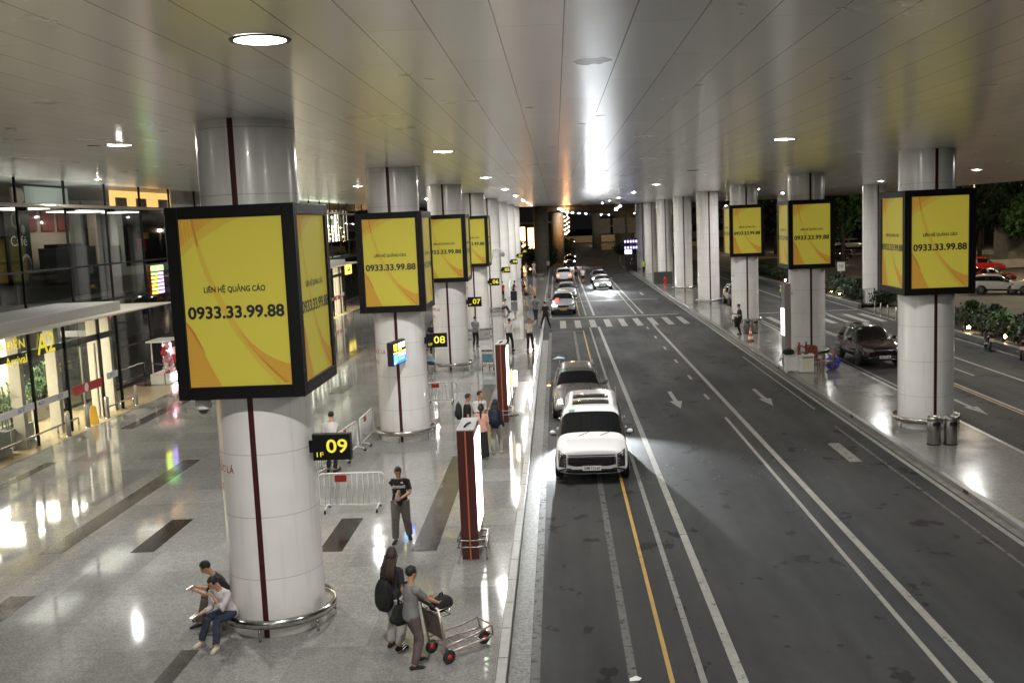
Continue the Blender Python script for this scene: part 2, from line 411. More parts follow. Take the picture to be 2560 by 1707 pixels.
# traffic island
def island(x0, x1, y0, y1):
    c = .9; return [(x0, y0), (x1, y0), (x1, y1 - 3), (x1 - .5, y1 - c), ((x0 + x1) / 2, y1), (x0 + .5, y1 - c), (x0, y1 - 3)]
b = MB(); b.prism(island(10.0, 12.75, -30, 141), -.16, 0); struct(b, 'traffic_island', 'pave2')
b = MB(); b.box((9.91, 54, -.07), (.17, 168, .145)); b.box((9.72, 54, -.113), (.20, 168, .03), 1); b.box((12.83, 54, -.07), (.15, 168, .145))
struct(b, 'island_kerb', ['kerb', 'kerb_dirty'], bevel=.012)
b = MB()
for yy in (24.6, 34.2, 45.5): b.box((9.824, yy, -.045), (.012, .30, .09))
struct(b, 'drain_opening', 'blackmat')
# stone inlays in the pavement
b = MB()
Zi = .004
for x0, x1, y0, y1, k in [(-9.8, -9.26, 21.51, 24.02, 0), (-5.46, -4.93, 21.2, 23.7, 0), (-10.0, -9.35, 42.3, 44.5, 0), (-19.9, -19.3, 45.5, 47.5, 0), (-15.2, -14.6, 48, 50, 0),
    (-11.95, -11.4, 21.55, 30.6, 1), (-3.38, -2.83, 21.07, 29.95, 1), (-3.38, -2.83, 36.7, 43.4, 1), (-6.62, -6.31, 12, 16.17, 1), (-11.15, -10.6, 16.2, 18.94, 1), (-14.1, -13.55, 20.5, 24.25, 1), (-16.5, -16.15, 26.2, 30.85, 1), (-16.4, -15.85, 36, 42, 1), (-2.9, -1.45, 53, 60, 1), (-12, -11.4, 50, 58, 1), (-1.9, -1.4, 36.7, 43.8, 1)]:
    b.rect(x0, x1, y0, y1, Zi, k)
struct(b, 'floor_inlay', ['inlay_dark', 'inlay_brown'])
# road markings, lowest sheets first
Z1 = RZ + .004; Z2 = RZ + .008
b = MB()
W, O, Y_, G_, RM = 0, 1, 2, 3, 4
b.rect(1.50, 1.575, -20, 64.4, Z2, Y_); b.rect(1.50, 1.575, 74.6, 130, Z2, Y_)
for y0, y1 in ((-20, 66.4), (74.5, 150)):
    b.rect(1.965, 2.07, y0, y1, Z2, O); b.rect(2.525, 2.69, y0, y1, Z2, W)
b.rect(6.12, 6.28, -20, 66.2, Z2, W); b.rect(5.655, 5.755, -20, 35.1, Z2, W); b.rect(5.64, 5.75, 74.3, 150, Z2, W); b.rect(6.12, 6.26, 74.3, 150, Z2, W)
b.rect(9.43, 9.56, -20, 150, Z2, W)
for yy in (38.7, 43.6, 48.7, 53.8, 58.9, 64): b.rect(5.61, 5.72, yy, yy + 1.15, Z2, W)
b.rect(9.0, 9.07, 36, 50, Z2, O); b.rect(8.9, 8.98, 14, 33, Z2, G_)
b.rect(-.655, -.50, -20, 43.9, Z2, G_); b.rect(-.64, -.47, 43.9, 64, Z2, G_); b.rect(.88, 1.02, -20, 64, Z1, G_)
b.rect(-.5, 8.62, 73.0, 73.35, Z2, W); b.rect(-.45, 1.45, 64.0, 64.2, Z2, G_); b.rect(-1, -.5, 50.6, 50.75, Z2, G_)
b.rect(-.655, -.5, 73.4, 130, Z2, O); b.rect(-.5, 8.6, 75.6, 79, Z1, RM); b.rect(-.3, 8.6, 87, 88.2, Z1, G_)
for k in range(9): b.rect(.07 + 1.0165 * k, .48 + 1.0165 * k, 66.2, 71.1, Z2, W)
def arrow(cx, y0, mi=0):
    b.rect(cx - .08, cx + .08, y0 + 1.5, y0 + 3.7, Z2, mi); b.sheet([(cx, y0), (cx + .24, y0 + 1.5), (cx - .24, y0 + 1.5)], Z2 + .001, mi)
arrow(4.38, 37.0); arrow(7.75, 36.9); arrow(4.38, 92); arrow(7.75, 92)
for k in range(7): b.rect(1.9 + 1.02 * k, 2.32 + 1.02 * k, 26.6, 31.6, Z1, RM)
b.rect(8.02, 8.42, 27.2, 31.6, Z2, RM); b.rect(8.05, 8.4, 28.2, 30.6, Z1, O)
# far carriageway
b.rect(18.24, 18.38, -20, 130, Z2, W); b.rect(15.38, 15.46, -20, 60, Z2, Y_); b.rect(15.55, 15.68, -20, 60, Z2, W); b.rect(13.25, 13.37, 40, 130, Z2, W)
for k in range(7): b.rect(13.9 + 1.02 * k, 14.32 + 1.02 * k, 63.3, 68.6, Z2, W)
b.rect(13.4, 21, 71.2, 71.5, Z2, W); b.rect(20.9, 21.02, -20, 130, Z2, W)
for yy in (18, 26, 34, 42): b.rect(17.0, 17.11, yy, yy + 3, Z2, W)
arrow(14.3, 34, 0)
struct(b, 'road_markings', ['wpaint', 'opaint', 'ypaint', 'gpaint', 'rpaint'])
# ceiling: main slab and the rising strip above the facade
def cz(x): return 8.88 - .013 * (x + 5.25)
def ceil_z(x): return cz(x) if x > -7.4 else 8.94 + (-7.4 - x) * .0426
b = MB()
for x0, x1 in ((-7.3, 33.5),):
    b.add([(x0, -40, cz(x0)), (x1, -40, cz(x1)), (x1, 132, cz(x1)), (x0, 132, cz(x0)), (x0, -40, cz(x0) + 1.4), (x1, -40, cz(x1) + 1.4), (x1, 132, cz(x1) + 1.4), (x0, 132, cz(x0) + 1.4)],
          [(0, 1, 2, 3), (4, 7, 6, 5), (1, 5, 6, 2), (3, 2, 6, 7), (0, 3, 7, 4), (0, 4, 5, 1)])
x0, x1 = -21.4, -7.42
b.add([(x0, -40, ceil_z(x0)), (x1, -40, ceil_z(x1)), (x1, 132, ceil_z(x1)), (x0, 132, ceil_z(x0))], [(0, 1, 2, 3)])
struct(b, 'ceiling', 'ceil')
b = MB(); b.box((-7.36, 46, 9.05), (.14, 172, .06)); struct(b, 'ceiling_groove', 'blackmat')
# ------------------------------------------------------------------ ceiling lights
def ceiling_light(x, y, label, lit=True, r=.25):
    z = ceil_z(x)
    t = thing('ceiling_light', label, 'ceiling light', (x, y, z), group='round downlights in the ceiling')
    b = MB(); b.lathe([(r, -.012), (r + .035, -.016), (r + .05, -.002)], n=28, cap=False); b.build('light_frame', 'charcoal', t)
    b = MB(); b.add([(r * math.cos(2 * math.pi * j / 28), r * math.sin(2 * math.pi * j / 28), -.012) for j in range(28)], [list(reversed(range(28)))])
    d_ = b.build('diffuser', 'lamp' if lit else 'lampoff', t)
    if lit:
        b = MB(); q = .066 * r / .25; b.add([(q * math.cos(2 * math.pi * j / 16), q * math.sin(2 * math.pi * j / 16), -.016) for j in range(16)], [list(reversed(range(16)))]); b.build('lamp_core', 'lampcore', d_)
ORD = ['nearest', 'second', 'third', 'fourth', 'fifth', 'sixth', 'seventh', 'eighth']
for k, yy in enumerate((-21.9, -6, 9.9, 25.95, 41.85, 57.8, 73.8, 90, 106, 122)):
    ceiling_light(-2.78, yy, 'round downlight in the row above the left kerb, ' + (ORD[k - 2] + ' of the row' if k >= 2 else 'in the part behind the viewer'))
for k, yy in enumerate((-21.8, -6, 9.8, 25.55, 57.35, 73.85, 91, 106, 122)):
    ceiling_light(5.72, yy, 'round downlight in the row above the road lanes, ' + (ORD[k - 3] + ' of that row' if k >= 3 else 'in the part behind the viewer'))
ceiling_light(5.6, 41.2, 'dark unlit downlight above the road lanes', False, .2)
for k, yy in enumerate((35.6, 50.2, 64.6, 78.8, 92.)): ceiling_light(20.4, yy, 'small round downlight above the far carriageway, ' + ORD[k] + ' of its row')
ceiling_light(15.0, 75.6, 'single small downlight above the lane beyond the island', r=.18)
for k, (xx, yy) in enumerate(((-9.45, -5), (-9.45, 22), (-9.5, 49.1), (-10, 79.5))): ceiling_light(xx, yy, 'round downlight over the paving between the columns and the doors, ' + ORD[k] + ' of four')  # the nearest one, behind the viewer, is an invented extra lamp
for k, (xx, yy) in enumerate(((-18.2, 12), (-18.4, 40.5), (-18.4, 67))): ceiling_light(xx, yy, 'round downlight close to the top of the glass wall, ' + ORD[k] + ' of three', r=.15)  # the nearest of these is an added lamp out of view
b = MB(); b.lathe([(.0, -.012), (.14, -.012), (.16, 0)], n=20); tag(b.build('speaker_grille', 'dgrey', loc=(-10.1, 22.2, ceil_z(-10.1))), 'small dark round ceiling speaker beside the downlight near the glass wall', 'speaker')
# ------------------------------------------------------------------ columns
CR = .835
ROWL = [(-5.27, 17.45 + 15.6 * k) for k in range(-1, 8)]
ROWR = [(11.6, 32.3), (11.83, 48.5), (11.77, 64.0), (11.77, 79.2), (11.77, 94.7), (11.77, 110.2), (11.77, 125.7), (11.77, 139)]
ROWB = [(23.0, 74.3), (23.7, 105.5)]
def column_parts(ring=True):
    t = bpy.data.objects.new('column', None); COL.objects.link(t)
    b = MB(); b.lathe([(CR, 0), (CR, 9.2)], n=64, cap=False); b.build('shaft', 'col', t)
    b = MB()
    n = 4; rr = CR + .006
    pts = [(rr * math.sin(a), -rr * math.cos(a)) for a in [R(-3.3 + 6.6 * i / n) for i in range(n + 1)]]
    b.add([(p[0], p[1], z) for z in (.0, 9.2) for p in pts], [(i, i + 1, n + 2 + i, n + 1 + i) for i in range(n)])
    b.build('red_stripe', 'red', t)
    if ring:
        b = MB(); b.lathe([(.99, .235), (1.035, .225), (1.045, .30), (1.035, .365), (.99, .375), (.98, .30), (.99, .235)], n=56, cap=False); g = b.build('guard_rail', 'steel', t)
        for k in range(6):
            a = math.pi / 3 * k + .45
            b = MB(); b.cyl((1.01 * math.cos(a), 1.01 * math.sin(a), 0), (1.01 * math.cos(a), 1.01 * math.sin(a), .26), .026, n=10); b.build('rail_post', 'steel', g)
    return t
def bend_text(txt, size, mat, z, s1, parent, r=CR + .004):
    """text wrapped on the shaft, its right end s1 metres of arc left of the stripe"""
    me = text_mesh(txt, size, 'RIGHT', .012, 0.).copy(); me.materials.clear(); me.materials.append(M[mat])
    for v in me.vertices:
        a = (v.co.x - s1) / r; h = v.co.y
        v.co = (r * math.sin(a), -r * math.cos(a), z + h)
    o = bpy.data.objects.new('lettering', me); COL.objects.link(o); o.parent = parent
colA = column_parts(True); colB = column_parts(False)
used = set()
def column(x, y, ring, label, group):
    src = colA if ring else colB
    t = src if ring not in used else copy_tree(src); used.add(ring)
    t.location = (x, y, 0); tag(t, label, 'column', group); return t
LW = ['ninth gate', 'gate 09', 'gate 08', 'gate 07', 'gate 06', 'gate 05', 'gate 04', 'gate 03', 'gate 02']
for k, (x, y) in enumerate(ROWL):
    lab = 'white round column behind the viewer on the left pavement' if k == 0 else 'white round column carrying the black %s sign on the left pavement' % LW[k]
    t = column(x, y, k < 6, lab, 'white columns along the left pavement')
    if 0 < k < 5:
        bend_text('KHÔNG HÚT THUỐC LÁ', .17, 'inkred', 2.96, .42, t); bend_text('NO SMOKING', .17, 'inkred', 2.62, .78, t)
RL = ['beside the two steel bins', 'behind the white desk and wooden chairs', 'beside the man in black and the traffic cone', 'first beyond the last advertising box', 'second beyond the last advertising box', 'third beyond the last advertising box', 'next to the person in the green vest', 'at the far tip of the island']
for k, (x, y) in enumerate(ROWR):
    t = column(x, y, k < 5, 'white round column on the traffic island ' + RL[k], 'white columns on the traffic island')
    if k in (1, 2):
        bend_text('KHU VỰC HÚT THUỐC LÁ', .17, 'ink', 3.08, .93, t); bend_text('SMOKING AREA', .17, 'ink', 2.68, 1.15, t)
for k, (x, y) in enumerate(ROWB):
    column(x, y, False, 'white round column by the planting beyond the far carriageway, ' + ['at the bollards', 'farther off behind the cone'][k], 'white columns beyond the far carriageway')
# ------------------------------------------------------------------ advertising boxes
BW, BD, BZ0, BZ1 = 2.12, 2.44, 4.29, 7.46
SW, SZ0, SZ1 = 1.70, 4.50, 7.26
def bez(p, n=14):
    out = []
    for i in range(n + 1):
        t = i / n; u = 1 - t
        out.append(tuple(u ** 3 * p[0][k] + 3 * u * u * t * p[1][k] + 3 * u * t * t * p[2][k] + t ** 3 * p[3][k] for k in (0, 1)))
    return out
def screen(parent, w, rot):
    """advert in a w x 2.76 panel facing local -Y, then turned; shapes are printed layers"""
    H = SZ1 - SZ0
    b = MB()
    def lay(poly, k, mi):
        b.add([((p[0] - .5) * w, -.0015 * k, p[1] * H) for p in poly], [list(range(len(poly)))], mi)
    def band(c1, c2, k, mi):
        A, B_ = bez(c1), bez(c2)
        n = len(A)
        b.add([((p[0] - .5) * w, -.0015 * k, p[1] * H) for p in A + B_], [(i, i + 1, n + i + 1, n + i) for i in range(n - 1)], mi)
    lay([(0, 0), (1, 0), (1, 1), (0, 1)], 0, 0)
    band([(0, .78), (.12, .85), (.38, .96), (.62, 1)], [(0, 1), (.2, 1), (.4, 1), (.62, 1)], 1, 2)
    band([(0, .84), (.1, .88), (.2, .95), (.36, 1)], [(0, 1), (.1, 1), (.2, 1), (.36, 1)], 2, 1)
    for x in (.03, .065, .10): band([(x, 1), (x + .005, .95), (x + .01, .88), (x + .02, .81 + x * .3)], [(x + .012, 1), (x + .015, .95), (x + .02, .88), (x + .024, .81 + x * .3)], 3, 2)
    band([(.115, 1), (.16, .75), (.28, .40), (.86, 0)], [(.14, 1), (.20, .76), (.36, .40), (.92, .03)], 4, 2)
    band([(.115, 1), (.13, .95), (.145, .88), (.16, .84)], [(.14, 1), (.15, .96), (.17, .88), (.18, .84)], 5, 3)
    band([(.49, .36), (.60, .26), (.78, .15), (1, .125)], [(.49, .36), (.60, .22), (.8, .08), (1, .0)], 6, 1)
    band([(.55, .285), (.66, .19), (.8, .09), (.93, .01)], [(.55, .285), (.68, .18), (.83, .09), (.98, .01)], 7, 3)
    band([(0, .40), (.06, .36), (.15, .2), (.31, 0)], [(0, .40), (0, .3), (0, .15), (0, 0)], 8, 1)
    band([(0, .40), (.08, .345), (.1, .30), (.18, .19)], [(0, .385), (.04, .345), (.1, .26), (.18, .19)], 9, 3)
    for i in range(9):
        for j in range(6):
            x = .02 + .028 * i + .014 * (j % 2); yy = .012 + .017 * j
            if x < .29 - yy * 1.2: lay([(x + .006 * math.cos(q * 1.2566), yy + .0037 * math.sin(q * 1.2566)) for q in range(5)], 10, 2)
            x2 = .99 - .026 * i - .013 * (j % 2)
            if .75 < x2 and yy < (x2 - .72) * .4: lay([(x2 + .006 * math.cos(q * 1.2566), yy + .0037 * math.sin(q * 1.2566)) for q in range(5)], 10, 2)
    s = b.build('screen', ['scr_y', 'scr_o', 'scr_o2', 'scr_d'], parent)
    s.rotation_euler.z = rot
    k = w / SW
    lettering('LIÊN HỆ QUẢNG CÁO', .128, 'ink', (0, -.019, 1.60), parent=s, bold=.022, width=1.02 * k, ext=.0005)
    lettering('0933.33.99.88', .275, 'ink', (0, -.019, 1.22), parent=s, bold=.03, width=1.60 * k, ext=.0005)
    return s
def ad_box_parts():
    t = bpy.data.objects.new('advertising_box', None); COL.objects.link(t)
    hw, hd = BW / 2, BD / 2
    b = MB()
    for z in (BZ0 + .02, BZ1 - .02): # ring shaped lids round the shaft
        n = 48
        outer = []
        for j in range(n):
            a = 2 * math.pi * j / n; c, s_ = math.cos(a), math.sin(a); q = min((hw - .03) / max(abs(c), 1e-6), (hd - .03) / max(abs(s_), 1e-6)); outer.append((q * c, q * s_, z))
        inner = [((CR + .01) * math.cos(2 * math.pi * j / n), (CR + .01) * math.sin(2 * math.pi * j / n), z) for j in range(n)]
        b.add(outer + inner, [(j, (j + 1) % n, n + (j + 1) % n, n + j) for j in range(n)])
    b.build('box_lid', 'charcoal', t)
    b = MB()
    th = .10
    for sx, sy, w in ((0, -1, BW), (0, 1, BW), (-1, 0, BD), (1, 0, BD)):
        sw = SW if sy else BD - .42
        rot = {(0, -1): 0, (1, 0): R(90), (0, 1): R(180), (-1, 0): R(-90)}[(sx, sy)]
        d = hd if sy else hw
        b.M = Matrix.Rotation(rot, 4, 'Z') @ Matrix.Translation((0, -d + th / 2, 0))
        e = (w - sw) / 2 - (.0 if sy else .0)
        wi = w - (0 if sy else 2 * th)
        ei = (wi - sw) / 2
        for s_ in (-1, 1): b.box((s_ * (sw / 2 + ei / 2), 0, (BZ0 + BZ1) / 2), (ei, th, BZ1 - BZ0))
        for z0, z1 in ((BZ0, SZ0), (SZ1, BZ1)): b.box((0, 0, (z0 + z1) / 2), (sw, th, z1 - z0))
        b.box((0, .02, (SZ0 + SZ1) / 2), (sw, .02, SZ1 - SZ0))
        # bright lip inside the frame
    b.M = Matrix()
    b.build('box_frame', 'black', t, bevel=.012)
    for rot, d, w in ((0, hd, SW), (R(90), hw, BD - .42), (R(180), hd, SW), (R(-90), hw, BD - .42)):
        s = screen(t, w, rot); s.location = (math.sin(rot) * (d - .045), -math.cos(rot) * (d - .045), SZ0)
        b = MB(); W2 = w / 2; H = SZ1 - SZ0
        for x in (-1, 1): b.box((x * (W2 + .012), -.03, H / 2), (.02, .03, H + .045))
        for z in (-.012, H + .012): b.box((0, -.03, z), (w, .03, .02))
        b.build('screen_lip', 'charcoal', s)
    return t
ab = ad_box_parts(); first = True
for k, (x, y) in enumerate(ROWL[:5]):
    if k == 0: continue
    t = ab if first else copy_tree(ab); first = False
    t.location = (x, y + (.01 if k > 1 else -.02), 0)
    tag(t, 'yellow advertising box in black frame round the column of the %s sign' % LW[k], 'advertising box', 'advertising boxes round the columns')
for k, (x, y) in enumerate(ROWR[:3]):
    t = copy_tree(ab); t.location = (x - .02, y + (.1 if k else 0), -.03)
    tag(t, 'yellow advertising box round the island column ' + RL[k], 'advertising box', 'advertising boxes round the columns')
# ------------------------------------------------------------------ gate signs
for k, (x, y) in enumerate(ROWL[1:]):
    num = '%02d' % (9 - k)
    t = thing('gate_sign', 'black gate sign with yellow number %s on a white column' % num, 'sign', (x + CR + .42, y - .42, 3.26), group='black gate number signs')
    b = MB(); b.box((0, 0, 0), (.66, .14, .45)); b.box((-.37, .05, 0), (.10, .03, .22)); b.build('sign_case', 'black', t, bevel=.012)
    b = MB(); b.box((.332, 0, 0), (.012, .15, .46)); b.box((0, 0, .227), (.66, .15, .012)); b.build('sign_edge', 'charcoal', t)
    lettering(num, .33, 'signyel', (.10, -.073, .01), parent=t, bold=.016, width=.37)
    lettering('1F', .12, 'signyel', (-.215, -.073, -.125), parent=t, width=.12)
# blue and yellow lit sign on the gate 08 column
t = thing('lit_sign', 'small lit blue and yellow direction sign on the gate 08 column', 'sign', (-5.08, 31.5, 3.05), rz=R(79))
b = MB(); b.box((0, .10, 0), (1.2, .19, .74)); b.build('sign_case', 'charcoal', t, bevel=.015)
b = MB(); b.rect(-.54, .54, -.34, .02, 0, 0)
b.M = Matrix.Rotation(R(90), 4, 'X')
b2 = MB(); b2.M = Matrix.Rotation(R(90), 4, 'X')
b2.rect(-.55, .55, -.33, .0, .004, 0); b2.rect(-.55, .55, .0, .33, .004, 4); b2.rect(-.55, .55, .0, .04, .006, 1)
b2.rect(-.5, -.22, .09, .3, .006, 1); b2.rect(-.1, .5, .14, .30, .006, 2); b2.rect(-.1, .2, .07, .115, .006, 1); b2.rect(-.1, .5, -.12, -.04, .006, 2); b2.rect(-.1, .42, -.24, -.17, .006, 3); b2.rect(-.5, -.2, -.28, -.05, .006, 3); b2.rect(-.5, -.4, -.32, -.28, .006, 2)
b2.build('sign_face', ['led_blue', 'led_yellow', 'led_white', 'led_cyan', 'blackmat'], t)
# security cameras
def dome(loc, label):
    t = thing('security_camera', label, 'security camera', loc)
    b = MB(); b.lathe([(.0, .16), (.07, .16), (.13, .10), (.14, 0), (.13, -.03), (0, -.03)], n=24); b.build('housing', 'white', t)
    b = MB(); b.ell((0, 0, -.03), (.10, .10, .10), 20, 10); b.build('dome', 'lensdark', t)
dome((-6.05, 16.55, 4.12), 'white dome camera under the nearest yellow advertising box')
t = thing('security_camera', 'white dome camera on curved arm at the gate 05 column', 'security camera', (-5.0, 79.0, 4.35))
b = MB(); b.tube([(0, .1, -.2), (.02, 0, .35), (.15, -.05, .62), (.5, -.1, .66), (.78, -.1, .5), (.8, -.1, .3)], .045, 8); b.build('arm', 'white', t)
b = MB(); b.ell((.8, -.1, .16), (.17, .17, .2), 14, 8); b.build('dome', 'grey', t)
# ------------------------------------------------------------------ terminal building
FX = -20.6; VX = -18.15
t = thing('terminal_building', 'dark glass terminal front with lit shops on the upper floor', 'building', (FX, 60, 0))
def T(mb, name, mats, par=None, **k):
    o = mb.build(name, mats, par if par else t, **k)
    if not par or par is t: o.matrix_parent_inverse = Matrix.Translation((-FX, -60, 0))
    return o
MY = [14.9 + 3.87 * k for k in range(30)]
b = MB(); 
for z0, z1 in ((4.3, 5.8), (5.9, 8.36), (8.5, 9.5)): b.add([(FX, 10, z0), (FX, 128, z0), (FX, 128, z1), (FX, 10, z1)], [(0, 1, 2, 3)])
b.add([(FX, 41, 0), (FX, 76, 0), (FX, 76, 4.2), (FX, 41, 4.2)], [(0, 1, 2, 3)])
b.add([(FX, 86, 0), (FX, 128, 0), (FX, 128, 4.2), (FX, 86, 4.2)], [(0, 1, 2, 3)])
T(b, 'glass_wall', 'glassdark')
b = MB()
for y in MY:
    b.box((FX, y, 6.9), (.10, .045, 5.3))
    if not (30 < y < 40.6 or 75.5 < y < 85.3): b.box((FX, y, 2.1), (.10, .05, 4.2))
for z, h in ((4.24, .1), (5.85, .07)): b.box((FX + .006, 69, z), (.11, 118, h))
b.box((FX, 58, .06), (.12, 36, .12)); b.box((FX, 105, .06), (.12, 46, .12)); b.box((FX + .003, 58, 1.9), (.08, 35.5, .06))
T(b, 'mullion', 'blackmat')
b = MB(); b.tube([(FX + .35, 10, 8.42), (FX + .35, 128, 8.42)], .075, 10); r_ = T(b, 'ledge_rail', pm('ledge_metal', (.55, .50, .42), .3, .7))
b = MB()
for y in MY[::1]: b.box((FX + .2, y + .1, 8.3), (.34, .12, .16))
T(b, 'rail_bracket', 'blackmat')
b = MB(); b.box((FX - 5.2, 69, 4.25), (10, 118, .3)); b.box((FX - 10.2, 69, 4.8), (.2, 118, 9.6)); T(b, 'inner_floor', 'dgrey')
b = MB(); b.box((FX - 5.2, 69, 9.62), (10, 118, .1)); T(b, 'inner_ceiling', 'grey')
# shop interiors on the upper floor
sh = MB()
sh.box((FX - 2.6, 40.0, 6.7), (.1, 4.6, 4.4), 0)            # dark back wall
sh.box((FX - 2.4, 39.6, 6.85), (.08, 1.9, 1.95), 1)         # pale fridge panel
sh.box((FX - 2.4, 37.2, 5.9), (.1, 2.2, 1.4), 2)
sh.box((FX - 3.0, 45.8, 7.6), (.1, 5.0, 3.6), 3)            # warm wall with posters
for yy in (44.5, 46.1, 47.6): sh.box((FX - 2.9, yy, 7.95), (.06, 1.15, .95), 4)
sh.box((FX - 2.0, 46.0, 5.95), (.8, 3.9, 1.5), 2); sh.box((FX - 2.0, 45.6, 6.78), (.6, 2.4, .16), 0)
sh.box((FX - 2.8, 46.0, 9.05), (.1, 4.0, .85), 1)
sh.box((FX - 2.6, 50.4, 7.2), (.1, 3.0, 3.4), 2); sh.box((FX - 2.3, 49.3, 7.0), (.1, .8, 2.6), 3); sh.box((FX - 2.3, 51.0, 6.2), (.5, 1.6, .9), 0)
sh.box((FX - 2.2, 55.5, 7.0), (.1, 5.5, 3.0), 0); sh.box((FX - 2.0, 54.4, 6.6), (.2, .7, .7), 5); sh.box((FX - 1.9, 54.1, 7.6), (.2, .5, .5), 6); sh.box((FX - 1.9, 54.8, 7.1), (.2, .3, .35), 7)
sh.box((FX - 2.2, 38, 5.1), (.1, 5, 1.4), 0); sh.box((FX - 2.2, 46, 5.1), (.1, 9, 1.4), 2)
T(sh, 'shop_interior', ['blackmat', pm('pale_panel', (.55, .62, .62), .5), 'dgrey', pm('shop_wall', (.55, .42, .34), .6), pm('poster_red', (.30, .08, .07), .6), 'inkred', 'leaf', 'yellowplastic'])
b = MB()
b.box((FX - 1.2, 46, 8.30), (1.6, 3.4, .05)); b.box((FX - 1.1, 40, 8.35), (1.4, 3.0, .04)); b.box((FX - 1.3, 50.5, 8.3), (1.2, 1.8, .05))
T(b, 'shop_lamp', em('shop_lamp', (1, .93, .82), 3.2))
b = MB(); b.box((FX - 2.6, 56.4, 9.08), (.1, 8.2, .9)); T(b, 'amber_glow_panel', em('amber_panel', (1, .52, .15), 1.7))  # glowing panel stands in for the amber light in the upper panes, no sign
b = MB(); 
for yy in (52.7, 55.3, 58.4): b.box((FX - 2.2, yy, 8.88), (.06, 1.3, .5))
T(b, 'sign_board', pm('brown_board', (.25, .1, .03), .6))
# poster with the word and cups
p = MB(); p.box((FX - 2.35, 42.35, 6.95), (.06, 2.0, 2.9)); po = T(p, 'cafe_poster', pm('poster_black', (.008, .012, .012), .4))
lettering('Café', .62, 'white', (FX - 2.31, 42.35, 7.05), (R(90), 0, R(90)), po, width=1.3).matrix_parent_inverse = Matrix()
p = MB()
for yy, zz, ry, rz in ((42.2, 7.95, .38, .38), (42.75, 7.55, .17, .2), (42.8, 6.05, .42, .46)): p.ell((FX - 2.30, yy, zz), (.02, ry, rz), 20, 8)
p.build('cup_picture', pm('pale_cup', (.35, .36, .30), .5), po)
p = MB()
for yy, zz, ry, rz in ((42.2, 7.95, .27, .26), (42.8, 6.03, .34, .36)): p.ell((FX - 2.285, yy, zz), (.02, ry, rz), 20, 8)
p.build('coffee_picture', pm('coffee_brown', (.10, .06, .05), .5), po)
p = MB(); p.ell((FX - 2.3, 42.7, 8.98), (.03, .42, .36), 20, 8); p.build('heart_picture', 'cream', po)
po.parent = t; po.matrix_parent_inverse = Matrix.Translation((-FX, -60, 0))
# LED rate board behind the glass
b = MB(); b.box((FX + .12, 50.8, 4.85), (.10, 1.7, 1.5)); g = T(b, 'rate_board', 'redplastic')
b = MB(); b.box((FX + .18, 50.7, 5.42), (.02, 1.3, .26), 0); b.box((FX + .18, 51.5, 5.42), (.02, .22, .26), 0)
for k in range(6):
    b.box((FX + .18, 50.42, 5.14 - .19 * k), (.02, .74, .11), 1 if k % 2 else 0); b.box((FX + .18, 51.22, 5.14 - .19 * k), (.02, .66, .12), 2)
b.build('rate_rows', ['led_green', 'led_yellow', 'led_violet'], g)
# shop front further along; its wall glows in place of a lit interior
b = MB(); b.box((FX - 1.6, 93, 7.2), (.1, 20, 2.9)); T(b, 'glowing_shop_wall', em('shop_glow', (1., .95, .74), 4.5))
b = MB()
for k in range(12): b.box((FX - .4, 84.2 + 1.6 * k, 7.3), (.1, .35 if k % 3 else .9, 3.0))
for k in range(5): b.box((FX - .7, 86 + 3.3 * k, 7.7), (.1, 1.0, .6))
T(b, 'shop_frame', 'white')
